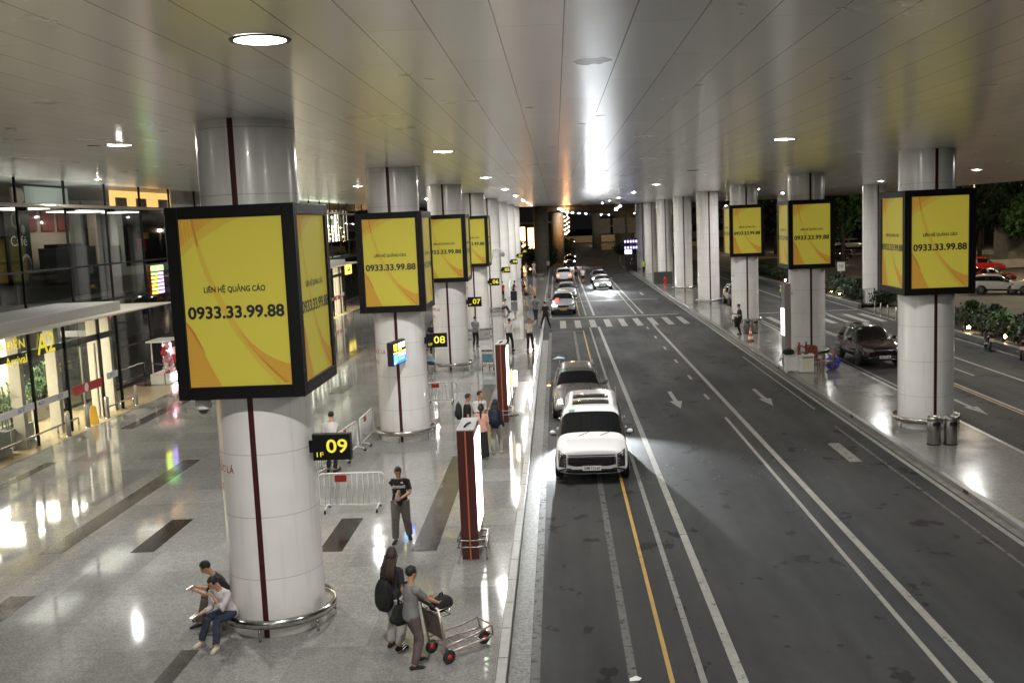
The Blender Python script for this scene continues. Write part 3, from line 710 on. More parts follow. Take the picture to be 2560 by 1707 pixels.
# ------------------------------------------------------------------ entrance vestibules
def vestibule(y0, y1, labels, name_txt):
    v = thing('entrance_vestibule', labels, 'entrance', (VX, (y0 + y1) / 2, 0), group='glass entrance vestibules')
    inv = Matrix.Translation((-VX, -(y0 + y1) / 2, 0))
    def P(mb, name, mats, par=v, **k):
        o = mb.build(name, mats, par, **k)
        o.matrix_parent_inverse = inv; return o
    n = 4; ys = [y0] + [y1 - 6.9, y1 - 4.45, y1 - 1.65, y1]
    b = MB(); b.box(((VX + FX) / 2 + .05, (y0 + y1) / 2, 4.26), (2.75, y1 - y0 + .3, .40)); P(b, 'roof_slab', pm('canopy_panel', (.45, .44, .42), .45), bevel=.03)
    b = MB()
    b.add([(VX, y0, 0), (VX, y1, 0), (VX, y1, 4.05), (VX, y0, 4.05)], [(0, 1, 2, 3)]); b.add([(VX, y1, 0), (FX, y1, 0), (FX, y1, 4.05), (VX, y1, 4.05)], [(0, 1, 2, 3)])
    P(b, 'glass_panel', 'glass')
    b = MB()
    for y in ys: b.box((VX + .01, y, 2.03), (.10, .07, 4.06))
    b.box((FX + .1, y1 + .02, 2.03), (.2, .1, 4.06)); b.box((VX + .012, (y0 + y1) / 2, 4.03), (.1, y1 - y0, .06))
    P(b, 'door_mullion', 'black')
    b = MB(); b.box((VX - .05, (y0 + y1) / 2, 3.2), (.06, y1 - y0 - .05, .24)); b.box((VX - 1.2, y1 - .06, 3.2), (2.2, .06, .24)); P(b, 'transom_band', 'dgrey')
    b = MB()
    for y in (ys[1] - .35, ys[2] - .3, ys[3] + .25, ys[4] - .25): b.box((VX - .35, y, 2.02), (.40, .24, 4.04))
    P(b, 'inner_post', 'cream')
    b = MB(); b.box((VX + .012, (ys[0] + ys[2]) / 2, 1.42), (.012, ys[2] - ys[0] - .1, .24)); b.box((VX + .012, ys[4] - .75, 1.55), (.012, 1.0, .26)); s = P(b, 'white_sticker_band', pm('sticker_white', (.6, .6, .58), .6))
    for y in [ys[1] - 2.6, ys[1] - .9, ys[1] + .45, ys[1] + 1.8, ys[4] - .75]:
        o = lettering('ACV', .2, 'blueplastic', (VX + .021, y, 1.42 if y < ys[3] else 1.56), (R(90), 0, R(90)), v, width=.42); o.matrix_parent_inverse = inv
    b = MB(); b.box((VX + .014, (ys[2] + ys[3]) / 2 + .2, 1.42), (.012, ys[3] - ys[2] - .3, .34)); b.box((VX + .014, y0 + .9, 1.42), (.012, 1.5, .34)); P(b, 'red_sticker_band', 'inkred')
    b = MB(); b.ell((VX + .022, (ys[2] + ys[3]) / 2, 1.42), (.006, .17, .17), 16, 6); P(b, 'door_symbol', 'white')
    b = MB(); 
    for y in ((ys[2] + ys[3]) / 2 - .15, (ys[2] + ys[3]) / 2 + 1.0): b.box((VX - .02, y, 1.5), (.05, .09, 3.0))
    P(b, 'sliding_door_post', 'brushed')
    b = MB(); b.box((VX - .2, ys[4] - .05, 3.9), (.02, .12, .2)); P(b, 'red_lamp', 'led_red')
    if name_txt:
        o = lettering('A2', 1.0, 'signyel', (VX + .06, (ys[1] + ys[2]) / 2 - .15, 3.42), (R(90), 0, R(90)), v, bold=.015, width=1.25); o.matrix_parent_inverse = inv
        o = lettering('GA ĐẾN', .42, 'signyel', (VX + .06, ys[1] - 1.35, 3.62), (R(90), 0, R(90)), v, bold=.01, width=2.0); o.matrix_parent_inverse = inv
        o = lettering('Arrival', .42, 'signyel', (VX + .06, ys[1] - .95, 3.10), (R(90), 0, R(90)), v, bold=.01, width=1.35); o.matrix_parent_inverse = inv
    # room behind
    b = MB(); b.box(((FX + VX) / 2 - 3.5, (y0 + y1) / 2, .004), (10.5, y1 - y0 + 12, .008)); P(b, 'lobby_floor', pm('lobby_floor', (.45, .36, .22), .25))
    b = MB(); b.box((FX - 6.4, (y0 + y1) / 2, 2.1), (.1, y1 - y0 + 12, 4.1), 0); b.box((FX - 1.5, (y0 + y1) / 2, 4.06), (9.5, y1 - y0 + 8, .06), 0)
    for k in range(5): b.cyl((FX - 1.2 - (k % 2) * 2.2, y0 + 1 + k * 2.3, 0), (FX - 1.2 - (k % 2) * 2.2, y0 + 1 + k * 2.3, 4.0), .28, mi=0)
    P(b, 'lobby_wall', 'cream')
    b = MB()
    for k in range(4): b.box((FX - 1.2, y0 + 1.6 + k * (y1 - y0 - 2.4) / 3, 4.01), (3.6, 1.5, .03))
    P(b, 'lobby_light', em('lobby_light_%d' % int(y0), (1., .92, .76), 27))
    b = MB(); b.box((FX - 2.0, y1 - 2.6, 2.9), (.06, 1.3, .8)); b.box((FX - 2.0, y1 - .7, 2.55), (.06, .7, .5)); P(b, 'blue_display', 'led_blue')
    b = MB(); b.box((FX - 1.9, y1 - 2.9, 3.55), (.06, .8, .25)); P(b, 'exit_sign', 'led_green')
    b = MB(); b.box((FX - 2.2, y1 - 2.4, 1.5), (.06, 1.4, .5), 0); b.box((FX - .3, y1 + .6, 1.75), (.06, 1.6, .34), 0); P(b, 'yellow_board', 'yellowplastic')
    return v
vestibule(28.0, 40.4, 'glass entrance vestibule lettered A2 with warm lobby behind', True)
vestibule(75.8, 85.1, 'glass entrance vestibule further off between the first two columns', False)
tb = thing('hanging_sign', 'small lit yellow sign hanging by the farther glass entrance', 'sign', (VX - .2, 88.2, 3.45))
b = MB(); b.box((0, 0, 0), (.15, 2.2, .8)); b.build('sign_panel', em('yellow_sign', (1, .78, .12), 1.4), tb)
b = MB(); b.box((.09, -.2, -.05), (.02, .9, .16)); b.box((.09, .1, .12), (.02, .25, .25)); b.build('sign_figure', 'ink', tb)
# railings along the glass
def low_rail(x, y0, y1, label, h=.42, dx=0):
    t = thing('low_railing', label, 'railing', (x, y0, 0), group='low steel railings by the entrance')
    L_ = y1 - y0; k = max(2, int(L_ / 1.4))
    b = MB(); b.tube([(0, 0, h), (dx, L_, h)], .035, 10); b.build('rail', 'steel', t)
    for i in range(k + 1):
        b = MB(); b.cyl((dx * i / k, L_ * i / k, 0), (dx * i / k, L_ * i / k, h - .03), .03, n=10); b.build('rail_post', 'steel', t)
low_rail(-18.0, 30.0, 36.2, 'low steel railing in front of the large planters', .45)
low_rail(-17.95, 38.6, 41.0, 'short low steel railing at the corner of the A2 entrance', .40)
def bollard(x, y, h, label, r=.09, group='short steel posts by the entrance'):
    t = thing('bollard', label, 'bollard', (x, y, 0), group=group)
    b = MB(); b.lathe([(r, 0), (r, h - .03), (r - .02, h), (0, h)], n=18, cap=False); b.build('post', 'brushed', t)
    b = MB(); b.lathe([(r + .035, 0), (r + .035, .02), (r, .03)], n=18, cap=False); b.build('base_flange', 'steel', t)
bollard(-17.85, 30.2, .85, 'short steel post at the near end of the long low railing')
bollard(-17.8, 35.0, .85, 'short steel post beside the second planter')
bollard(-17.85, 36.6, .85, 'short steel post at the far end of the long low railing')
bollard(-17.9, 38.4, .85, 'short steel post beside the sliding door')
bollard(-17.9, 41.2, .85, 'short steel post at the corner of the A2 entrance', .07)
tg = thing('gate_railing', 'waist high tubular steel railing beyond the A2 entrance', 'railing', (-20.0, 42.2, 0))
b = MB()
b.tube([(0, 0, 0), (0, 0, 1.05), (0, 5.0, 1.05), (0, 5.0, 0)], .03, 8); b.tube([(0, 0, .5), (0, 5, .5)], .022, 8); b.tube([(1.3, 4.2, 0), (1.3, 4.2, 1.0), (0, 5.0, 1.05)], .03, 8)
b.build('rail', 'steel', tg)
# planters with palms behind the entrance glass
def leaf_fan(mb, c, n, ln, wd, spread, mi=0, up=.7):
    for k in range(n):
        a = random.uniform(0, 6.283); e = random.uniform(up - spread, up + spread); l = ln * random.uniform(.6, 1.15)
        d = V((math.cos(a) * math.cos(e), math.sin(a) * math.cos(e), math.sin(e))); sd = V((-math.sin(a), math.cos(a), 0)) * wd
        p0 = V(c); p1 = p0 + d * l * .55; p2 = p0 + d * l + V((0, 0, -.28 * l))
        mb.add([p0 - sd * .25, p0 + sd * .25, p1 + sd, p1 - sd, p2], [(0, 1, 2, 3), (3, 2, 4)], mi)
def planter(x, y, sx, sy, h, ph, label, text=False, inside=False):
    t = thing('planter', label, 'planter', (x, y, 0), group='grey box planters by the entrance')
    b = MB(); 
    for a_, s_ in (((0, sy / 2 - .03), (sx, .06)), ((0, -sy / 2 + .03), (sx, .06)), ((sx / 2 - .03, 0), (.06, sy - .12)), ((-sx / 2 + .03, 0), (.06, sy - .12))): b.box((a_[0], a_[1], h / 2), (s_[0], s_[1], h))
    b.build('planter_box', pm('planter_grey', (.36, .37, .35), .6, var=.08), t)
    b = MB(); b.box((0, 0, h - .08), (sx - .13, sy - .13, .1)); b.build('soil', 'earth', t)
    b = MB()
    for k in range(int(16 * sy)):
        px, py = random.uniform(-sx / 2 + .1, sx / 2 - .1), random.uniform(-sy / 2 + .1, sy / 2 - .1)
        hh = random.uniform(.1, ph) ** 1.0
        leaf_fan(b, (px, py, h + hh * .5), 7, .5, .028, .5); leaf_fan(b, (px, py, h + hh), 6, .4, .022, .6)
        b.tube([(px, py, h - .05), (px, py, h + hh)], .012, 5)
    b.build('foliage', 'leaf', t)
    if text: lettering('ACV', .2, 'dgrey', (sx / 2 + .004, 0, h * .5), (R(90), 0, R(90)), t, width=.45)
planter(-18.85, 31.3, .75, 2.2, .78, .9, 'grey box planter with leafy plants, nearest of the three by the entrance', True)
planter(-19.0, 33.5, .7, 1.5, .72, 1.5, 'grey box planter with tall plants behind the A2 lettering', True)
planter(-20.6, 35.6, .9, 2.6, .75, 1.6, 'grey box planter with palms inside the lobby', True)
planter(-21.0, 39.0, .9, 2.4, .75, 1.3, 'grey box planter with palms behind the sliding door', True)
# wet floor sign
t = thing('wet_floor_sign', 'yellow folding wet floor sign in front of the sliding door', 'sign', (-17.95, 37.35, 0), rz=R(20))
for s_ in (-1, 1):
    b = MB(); b.M = Matrix.Translation((0, s_ * .16, 0)) @ Matrix.Rotation(R(-s_ * -13), 4, 'X')
    b.M = Matrix.Translation((0, s_ * .17, 0)) @ Matrix.Rotation(R(s_ * 13.5), 4, 'X')
    b.prism([(-.16, 0), (-.08, 0), (-.06, .03), (.06, .03), (.08, 0), (.16, 0), (.10, .66), (-.10, .66)], -.01, .01)
    b.v = [tuple(Matrix.Translation((0, s_ * .17, 0)) @ Matrix.Rotation(R(s_ * 13.5), 4, 'X') @ Matrix.Rotation(R(90), 4, 'X') @ (b.M.inverted() @ V(p))) for p in b.v]
    b.build('sign_board', 'yellowplastic', t)
b = MB(); b.box((0, 0, .66), (.16, .05, .06)); b.build('handle', 'yellowplastic', t)
# toy stall with lights by the glass wall
t = thing('toy_stall', 'pink lit stall hung with plush toys beside the glass wall', 'stall', (-19.15, 47.6, 0))
b = MB(); b.box((0, 0, .25), (.9, 1.5, .5), 0); b.build('stall_base', 'white', t, bevel=.03)
b = MB()
for yy in (-.7, .7): b.cyl((-.3, yy, .5), (-.3, yy, 2.0), .03)
b.box((0, 0, 2.05), (1.0, 1.7, .08)); b.build('stall_frame', 'white', t)
b = MB(); b.box((.1, .2, 1.55), (.05, 1.0, .6)); b.box((.2, .3, .42), (.6, .9, .12)); b.build('lit_panel', 'led_pink', t)
b = MB(); b.box((.48, .1, .28), (.03, 1.0, .3)); b.build('lit_front', em('stall_white', (1, .85, .75), 12), t)
for k, (yy, zz, c) in enumerate(((-.75, 1.5, 0), (-.6, 1.1, 1), (-.35, 1.75, 2), (-.3, 1.2, 2), (.0, .95, 1), (-.65, .75, 2), (.35, 1.0, 0), (.5, 1.3, 2), (-.5, .35, 0), (.1, .62, 2))):
    b = MB(); b.ell((.3, yy, zz), (.14, .15, .16), 12, 8); b.ell((.33, yy, zz + .2), (.11, .12, .11), 12, 8)
    for s_ in (-1, 1): b.ell((.33, yy + s_ * .1, zz + .29), (.04, .05, .05), 8, 5); b.ell((.38, yy + s_ * .14, zz + .02), (.05, .05, .09), 8, 5)
    b.build('plush_toy', [pm('plush_red', (.45, .05, .06), .9), pm('plush_pink', (.6, .25, .28), .9), pm('plush_white', (.7, .62, .58), .9)][c], t)
# ------------------------------------------------------------------ pylons, barriers and pavement furniture
def pylon(x, y, label, litside=1, h=2.74, dep=1.35, rz=0., w=.36, lit=None, body='maroonwood'):
    t = thing('information_pylon', label, 'pylon', (x, y, 0), rz=rz, group='dark red lit information pylons')
    b = MB(); b.box((0, dep / 2, h / 2), (w, dep, h)); b.build('pylon_body', body, t, bevel=.006)
    b = MB(); b.box((0, dep / 2, h + .012), (w + .01, dep + .01, .024)); b.build('top_cap', 'grey', t)
    b = MB(); b.box((0, -.006, h / 2), (.03, .014, h)); b.build('orange_strip', 'orangeline', t)
    b = MB(); b.tube([(-.04, .3, h + .03), (0, .5, h + .06), (.05, .75, h + .03)], .02, 6); b.build('cable', 'black', t)
    for s_ in ((1, -1) if litside == 2 else (litside,)):
        b = MB(); b.M = Matrix.Translation((s_ * (w / 2 + .012), dep / 2, 0)) @ Matrix.Rotation(R(90 * s_), 4, 'Z')
        z0_, z1_ = lit or (.6, h - .15); b.box((0, 0, (z0_ + z1_) / 2), (dep - .1, .022, z1_ - z0_), 0)
        for k in range(0 if lit else 3): b.box((-.35 + .3 * k, -.014, h - .5), (.16, .006, .2), 1)
        if not lit: b.box((0, -.014, h - .75), (1.1, .006, .05), 2); b.box((.1, -.014, h - .25), (.8, .006, .07), 1)
        b.build('lit_panel', ['led_white', 'led_green', 'led_yellow'], t)
    b = MB()
    for z in (.28, .42):
        b.tube([(-w / 2 - .08, -.05, z), (w / 2 + .16, -.05, z), (w / 2 + .16, .7, z), (-w / 2 - .08, .7, z)], .022, 8, closed=True)
    for px, py in ((w / 2 + .16, -.05), (w / 2 + .16, .7), (-w / 2 - .08, .7)): b.cyl((px, py, 0), (px, py, .44), .02, n=8)
    b.build('foot_guard', 'steel', t)
pylon(-2.03, 20.45, 'tall dark red pylon with lit panel, nearest beside the kerb', 1)
pylon(-2.08, 34.9, 'tall dark red pylon with lit panel behind the group of four people', 1, 2.75)
pylon(10.28, 45.6, 'grey lit pylon against the island column with the white desk', -1, 3.7, .7, w=.28, lit=(1.4, 2.6), body='grey')
t = thing('sign_stand', 'warm lit sign box on a slim steel pole near the kerb', 'sign', (-1.78, 36.15, 0))
b = MB(); b.lathe([(.2, 0), (.2, .03), (.03, .05)], n=20, cap=False); b.cyl((0, 0, 0), (0, 0, 1.7), .025); b.build('pole', 'steel', t)
b = MB(); b.box((0, 0, 1.36), (.40, .05, .58)); b.build('sign_board', 'cream', t)
b = MB(); b.box((.13, -.028, 1.36), (.13, .006, .56), 0); b.box((-.10, -.028, 1.36), (.26, .006, .56), 1); b.build('lit_face', ['led_warm', em('warm_face', (1, .66, .36), .9)], t)
def barrier(x, y, rz, L_, label, h=.95):
    t = thing('crowd_barrier', label, 'barrier', (x, y, 0), rz=rz, group='white tubular crowd barriers')
    b = MB(); r = .022; c = .1
    b.tube([(0, 0, .14), (0, 0, h - c), (.03, 0, h - .03), (c, 0, h), (L_ - c, 0, h), (L_ - .03, 0, h - .03), (L_, 0, h - c), (L_, 0, .14)], r, 8, closed=True)
    b.build('frame', 'white', t)
    b = MB(); n = int(L_ / .13)
    for i in range(1, n): b.cyl((L_ * i / n, 0, .14), (L_ * i / n, 0, h), .009, n=6)
    o = b.build('bars', 'white', t); 
    for px in (.18, L_ - .18):
        b = MB(); b.tube([(px, -.28, .06), (px, -.2, .12), (px, 0, .15), (px, .2, .12), (px, .28, .06)], .02, 8); f = b.build('foot', 'white', t)
        for yy in (-.28, .28):
            b = MB(); b.lathe([(.0, -.015), (.05, -.015), (.05, .015), (0, .015)], (px, yy, .05), 14, axis='X', cap=False); b.build('caster', 'rubber', f)
    b = MB(); b.box((L_ * .34, -.03, h - .12), (.30, .012, .17)); b.build('red_tag', 'redtag', t)
barrier(-6.15, 24.4, 0, 1.66, 'white crowd barrier with a red tag beside the man in the black T-shirt')
barrier(-7.25, 26.9, R(77), 2.0, 'white crowd barrier below the gate 09 sign')
barrier(-6.75, 29.3, R(84), 2.0, 'white crowd barrier with a red tag behind the gate 09 sign')
barrier(-6.5, 31.5, R(88), 2.0, 'white crowd barrier leading to the gate 08 column')
barrier(-5.4, 39.1, 0, 1.28, 'white crowd barrier right of the gate 08 column', .84)
def trolley(x, y, rz, label, panel):
    """luggage trolley, nose towards local -Y"""
    t = thing('luggage_trolley', label, 'luggage trolley', (x, y, 0), rz=rz, group='airport luggage trolleys')
    b = MB()
    for s_ in (-1, 1):
        b.tube([(s_ * .26, .40, .16), (s_ * .27, .44, .45), (s_ * .26, .52, .95)], .022, 8)
        b.tube([(s_ * .26, .40, .18), (s_ * .22, -.45, .20), (s_ * .19, -.55, .22)], .020, 8)
        b.tube([(s_ * .26, .40, .30), (s_ * .24, -.20, .34), (s_ * .22, -.52, .40), (s_ * .19, -.55, .22)], .016, 8)
    b.tube([(-.19, -.55, .22), (.19, -.55, .22)], .02, 8); b.tube([(-.22, -.52, .40), (.22, -.52, .40)], .016, 8); b.tube([(-.26, .52, .95), (.26, .52, .95)], .02, 8)
    for yy in (-.3, -.1, .1, .3): b.tube([(-.24, yy, .19), (.24, yy, .19)], .012, 6)
    b.build('trolley_frame', pm('trolley_metal', (.55, .46, .42), .3, .8), t)
    b = MB(); b.tube([(-.26, .58, 1.0), (.26, .58, 1.0)], .028, 8); b.build('handle', 'rubber', t)
    b = MB(); b.M = Matrix.Translation((0, .47, .62)) @ Matrix.Rotation(R(-9), 4, 'X'); b.box((0, 0, 0), (.50, .02, .42)); b.build('advert_panel', panel, t)
    b = MB()
    for z in (.80, .92): b.tube([(-.25, .50, z), (-.24, .28, z), (.24, .28, z), (.25, .50, z)], .010, 6)
    for k in range(7): b.tube([(-.24 + .08 * k, .50, .80), (-.24 + .08 * k, .28, .80), (-.24 + .08 * k, .28, .92)], .006, 5)
    b.build('top_basket', 'steel', t)
    for px, py in ((-.27, .36), (.27, .36), (0, -.50)):
        b = MB(); b.lathe([(.04, -.022), (.10, -.022), (.115, -.012), (.115, .012), (.10, .022), (.04, .022)], (px, py, .115), 18, axis='X', cap=True); w = b.build('wheel', 'rubber', t)
        b = MB(); b.lathe([(.0, -.026), (.045, -.026), (.045, .026), (0, .026)], (px, py, .115), 12, axis='X', cap=False); b.build('hub', 'redplastic', w)
    return t
trolley(-1.84, 15.85, R(128), 'luggage trolley pushed by the boy in the grey shirt', pm('trolley_advert', (.11, .08, .07), .5, var=.6, vscale=9))
trolley(-3.45, 47.9, R(180), 'empty luggage trolley with blue panel beyond the second pylon', pm('blue_panel', (.12, .24, .30), .5, var=.25, vscale=6))
trolley(-2.3, 127.5, R(80), 'luggage trolley far off beside the white dressed person', 'dgrey')
def bag(name, label, cat, loc, d, mat, rz=0., straps=True, tilt=0., voxel=.02):
    t = thing(name, label, cat, loc, rz)
    b = MB(); b.M = Matrix.Rotation(tilt, 4, 'X')
    rings = []
    for i in range(9):
        f = i / 8; k = (1 - abs(2 * f - 1) ** 3.2) ** .45 if 0 < f < 1 else .55
        k2 = k * (1.06 - .25 * f)
        rings.append([V((d[0] / 2 * k2 * (abs(math.cos(a)) ** .6) * (1 if math.cos(a) > 0 else -1), d[1] / 2 * k2 * (abs(math.sin(a)) ** .6) * (1 if math.sin(a) > 0 else -1), d[2] * f)) for a in [2 * math.pi * j / 20 for j in range(20)]])
    b.loft(rings); b.build('bag_body', mat, t)
    b = MB(); b.M = Matrix.Rotation(tilt, 4, 'X'); b.ell((0, d[1] * .42, d[2] * .36), (d[0] * .36, d[1] * .2, d[2] * .24), 14, 8); b.build('front_pocket', mat, t)
    b = MB(); b.M = Matrix.Rotation(tilt, 4, 'X'); b.tube([(-.05, 0, d[2]), (-.04, 0, d[2] + .05), (.04, 0, d[2] + .05), (.05, 0, d[2])], .012, 6); b.build('handle', mat, t)
    return t
cloth('bag_black', (.013, .013, .014)); cloth('bag_blue', (.02, .025, .05))
bag('travel_bag', 'shiny black bag in the top basket of the trolley by the boy', 'bag', (-2.07, 15.63, .83), (.44, .30, .22), 'bag_black', R(60))
# steel bins
def bin_(x, y, label):
    t = thing('litter_bin', label, 'bin', (x, y, 0), rz=R(12), group='round steel litter bins')
    b = MB(); b.lathe([(.185, .03), (.19, .04), (.19, .70), (.186, .71), (.19, .72), (.19, .80), (.175, .825), (.14, .83)], n=32, cap=False); b.build('bin_body', 'brushed', t)
    b = MB(); b.lathe([(.195, 0), (.195, .035)], n=32); b.build('bin_base', 'black', t)
    b = MB(); b.lathe([(.14, .83), (.13, .80), (0, .79)], n=24, cap=False); b.build('ash_tray', 'steel', t)
    pts = [(.193 * math.sin(a), -.193 * math.cos(a)) for a in [R(-38 + 8.4 * i) for i in range(10)]]
    b = MB(); b.add([(p[0], p[1], z) for z in (.57, .69) for p in pts], [(i, i + 1, 11 + i, 10 + i) for i in range(9)]); b.build('opening', 'blackmat', t)
bin_(10.86, 29.55, 'round steel bin, left one in front of the nearest island column'); bin_(11.32, 29.5, 'round steel bin, right one in front of the nearest island column')
bin_(10.9, 58.9, 'round steel bin, left one behind the traffic cone'); bin_(11.34, 58.8, 'round steel bin, right one behind the traffic cone')
t = thing('traffic_cone', 'orange traffic cone with white bands on the island', 'cone', (10.38, 55.0, 0))
b = MB(); b.box((0, 0, .02), (.40, .40, .04)); b.build('cone_base', 'black', t, bevel=.01)
b = MB(); b.lathe([(.15, .04), (.135, .14)], n=24, cap=False, mi=0); b.lathe([(.135, .14), (.112, .29)], n=24, mi=1, cap=False); b.lathe([(.112, .29), (.09, .43)], n=24, mi=0, cap=False); b.lathe([(.09, .43), (.065, .57)], n=24, mi=1, cap=False); b.lathe([(.065, .57), (.035, .74), (0, .745)], n=24, mi=0, cap=False)
b.build('cone_shell', ['orangered', pm('reflective_white', (.85, .83, .8), .3)], t)
# white desk, chairs and things on it
t = thing('desk', 'white office desk with a side cabinet in front of the island column', 'desk', (10.35, 43.9, 0), rz=R(-4))
b = MB(); b.box((0, 0, .745), (1.25, .62, .03)); b.build('desk_top', 'white', t, bevel=.006)
b = MB(); b.box((-.55, 0, .37), (.06, .56, .72)); b.box((-.30, -.27, .40), (.48, .02, .62)); b.build('desk_panel', 'white', t)
b = MB(); b.box((.27, 0, .37), (.62, .56, .70)); c_ = b.build('cabinet', 'white', t, bevel=.006)
b = MB(); b.box((.33, -.285, .36), (.46, .012, .58)); b.box((.33, -.287, .66), (.44, .012, .05), 1); b.build('cabinet_door', ['cream', 'dgrey'], t)
def chair(x, y, rz, label):
    t = thing('wooden_chair', label, 'chair', (x, y, 0), rz=rz, group='red brown wooden chairs')
    b = MB(); b.box((0, 0, .44), (.44, .44, .05)); b.build('seat', 'wood', t, bevel=.015)
    b = MB(); b.M = Matrix.Translation((0, .20, .46)) @ Matrix.Rotation(R(80), 4, 'X')
    b.prism([(-.20, 0), (.20, 0), (.23, .35), (.20, .52), (.1, .58), (-.1, .58), (-.20, .52), (-.23, .35)], -.015, .015); b.build('backrest', 'wood', t)
    for sx in (-1, 1):
        for sy in (-1, 1):
            b = MB(); b.tube([(sx * .18, sy * .18, .43), (sx * .2, sy * .21, 0)], .022, 6); b.build('leg', 'wood', t)
    b = MB(); b.box((0, -.19, .2), (.34, .02, .03)); b.box((0, .19, .2), (.34, .02, .03)); b.build('stretcher', 'wood', t)
chair(11.15, 44.45, R(0), 'red brown wooden chair facing the road beside the desk')
chair(11.55, 43.75, R(-95), 'red brown wooden chair turned sideways at the right of the desk')
t = thing('plastic_bag', 'crumpled blue plastic sack behind the wooden chairs', 'bag', (11.9, 44.3, 0))
b = MB(); b.ell((0, 0, .2), (.30, .24, .21), 14, 10); b.ell((.12, -.05, .36), (.2, .15, .2), 9, 6); b.ell((-.1, .04, .38), (.16, .18, .22), 8, 5); b.ell((.05, 0, .55), (.07, .06, .14), 7, 5); b.build('sack', pm('blue_sack', (.05, .09, .5), .25, bump=1., bscale=14), t)
for k, (xx, yy, rr) in enumerate(((10.35, 43.85, -20), (10.68, 43.95, 10))):
    t = thing('wooden_figure', ['red upright figure with raised arm at the middle of the white desk', 'red upright figure with raised arm at the right end of the white desk'][k], 'figure', (xx, yy, .762), rz=R(rr), group='red upright figures on the desk')
    b = MB(); b.lathe([(.10, 0), (.11, .02), (.06, .06), (.055, .2), (.075, .32), (.05, .42), (.03, .46), (.045, .52), (0, .56)], n=14, cap=False); b.build('figure_body', pm('red_lacquer', (.22, .03, .025), .3), t)
    b = MB(); b.tube([(.03, 0, .40), (.16, 0, .36), (.30, 0, .28)], .03, 8); b.build('arm', pm('red_lacquer2', (.22, .03, .025), .3), t)
bag('bag', 'black bag lying on the left end of the white desk', 'bag', (9.92, 43.95, .762), (.52, .36, .25), 'bag_black', R(20))
t = thing('folded_cloth', 'pale bundle of cloth leaning on the black bag on the desk', 'cloth', (10.12, 44.0, .762))
b = MB(); b.M = Matrix.Rotation(R(25), 4, 'Y'); b.ell((.02, 0, .25), (.1, .14, .27), 12, 8); b.build('bundle', pm('pale_cloth', (.5, .5, .46), .8, bump=.5, bscale=12), t)
t = thing('paper_scrap', 'pale blue paper lying on the asphalt behind the parked cars', 'litter', (-.1, 51.6, RZ + .006))
b = MB(); b.add([(-.3, 0, .005), (.05, -.12, .03), (.35, -.02, .005), (.25, .16, .06), (0, .3, .10), (-.2, .14, .02)], [(0, 1, 4), (1, 2, 3), (1, 3, 4), (0, 4, 5)]); b.build('paper', pm('pale_blue', (.55, .7, .75), .8), t)
t = thing('paper_scrap', 'white paper scrap on the asphalt at the bottom edge', 'litter', (.98, 14.95, RZ + .01))
b = MB(); b.add([(-.09, -.05, .0), (.06, -.07, .02), (.10, .03, .01), (.02, .07, .03), (-.09, .03, .01)], [(0, 1, 2, 3, 4)]); b.build('paper', 'white', t)
# ------------------------------------------------------------------ far side: planting, car park, trees, viaduct
def shrub(x, y, w, h, d, n, label, group, ls=.16, mat='leaf2', z0=0., name='shrub', cat='shrub'):
    t = thing(name, label, cat, (x, y, z0), group=group)
    b = MB()
    for k in range(n):
        u, a = random.random() ** .5, random.uniform(0, 6.283); zz = random.random()
        q = (1 - abs(2 * zz - 1) ** 2.2) ** .5 * (.75 + .4 * math.sin(a * 3 + x))
        p = V((w / 2 * u * q * math.cos(a), d / 2 * u * q * math.sin(a), h * (.08 + .92 * zz)))
        nrm = V((random.gauss(0, 1), random.gauss(0, 1), random.gauss(.3, 1))).normalized(); s1 = nrm.orthogonal().normalized() * ls * random.uniform(.6, 1.4); s2 = nrm.cross(s1).normalized() * ls * .5
        b.add([p - s1, p + s2, p + s1, p - s2], [(0, 1, 2, 3)])
    b.build('foliage', mat, t)
    b = MB()
    for k in range(4): b.tube([(.05 * k - .1, 0, 0), (random.uniform(-.3, .3) * w, random.uniform(-.3, .3) * d, h * .6)], .02, 5)
    b.build('stem', 'bark', t)
    return t
def palm(x, y, h, n, label, group, ls=1.3):
    t = thing('palm', label, 'palm', (x, y, 0), group=group)
    b = MB(); b.tube([(0, 0, 0), (.05, 0, h * .5), (0, .05, h)], [.12, .1, .08], 8); b.build('trunk', 'bark', t)
    b = MB()
    for k in range(n):
        a = 6.283 * k / n + random.uniform(-.2, .2); e = random.uniform(.1, 1.2); l = ls * random.uniform(.8, 1.2)
        pts = [V((math.cos(a) * math.cos(e) * l * f, math.sin(a) * math.cos(e) * l * f, h + math.sin(e) * l * f - .75 * l * f * f)) for f in (0, .25, .5, .75, 1)]
        for i in range(4):
            sd = V((-math.sin(a), math.cos(a), .0)) * .16 * (1 - .2 * i); dn = V((0, 0, -.10))
            p, q = pts[i], pts[i + 1]
            for s_ in (-1, 1):
                b.add([p, q, q + sd * s_ + dn, p + sd * s_ * .6 + dn + (q - p) * .3], [(0, 1, 2, 3)])
    b.build('fronds', 'leaf', t); return t
def uplight(x, y, label, es=60):
    t = thing('garden_light', label, 'lamp', (x, y, 0), group='small warm lights in the planting')
    b = MB(); b.cyl((0, 0, 0), (0, 0, .22), .06, n=10); b.build('lamp_body', 'black', t)
    b = MB(); b.ell((0, 0, .30), (.09, .09, .09), 10, 6); b.build('lamp_head', em('warm_bulb', (1., .66, .30), es), t)
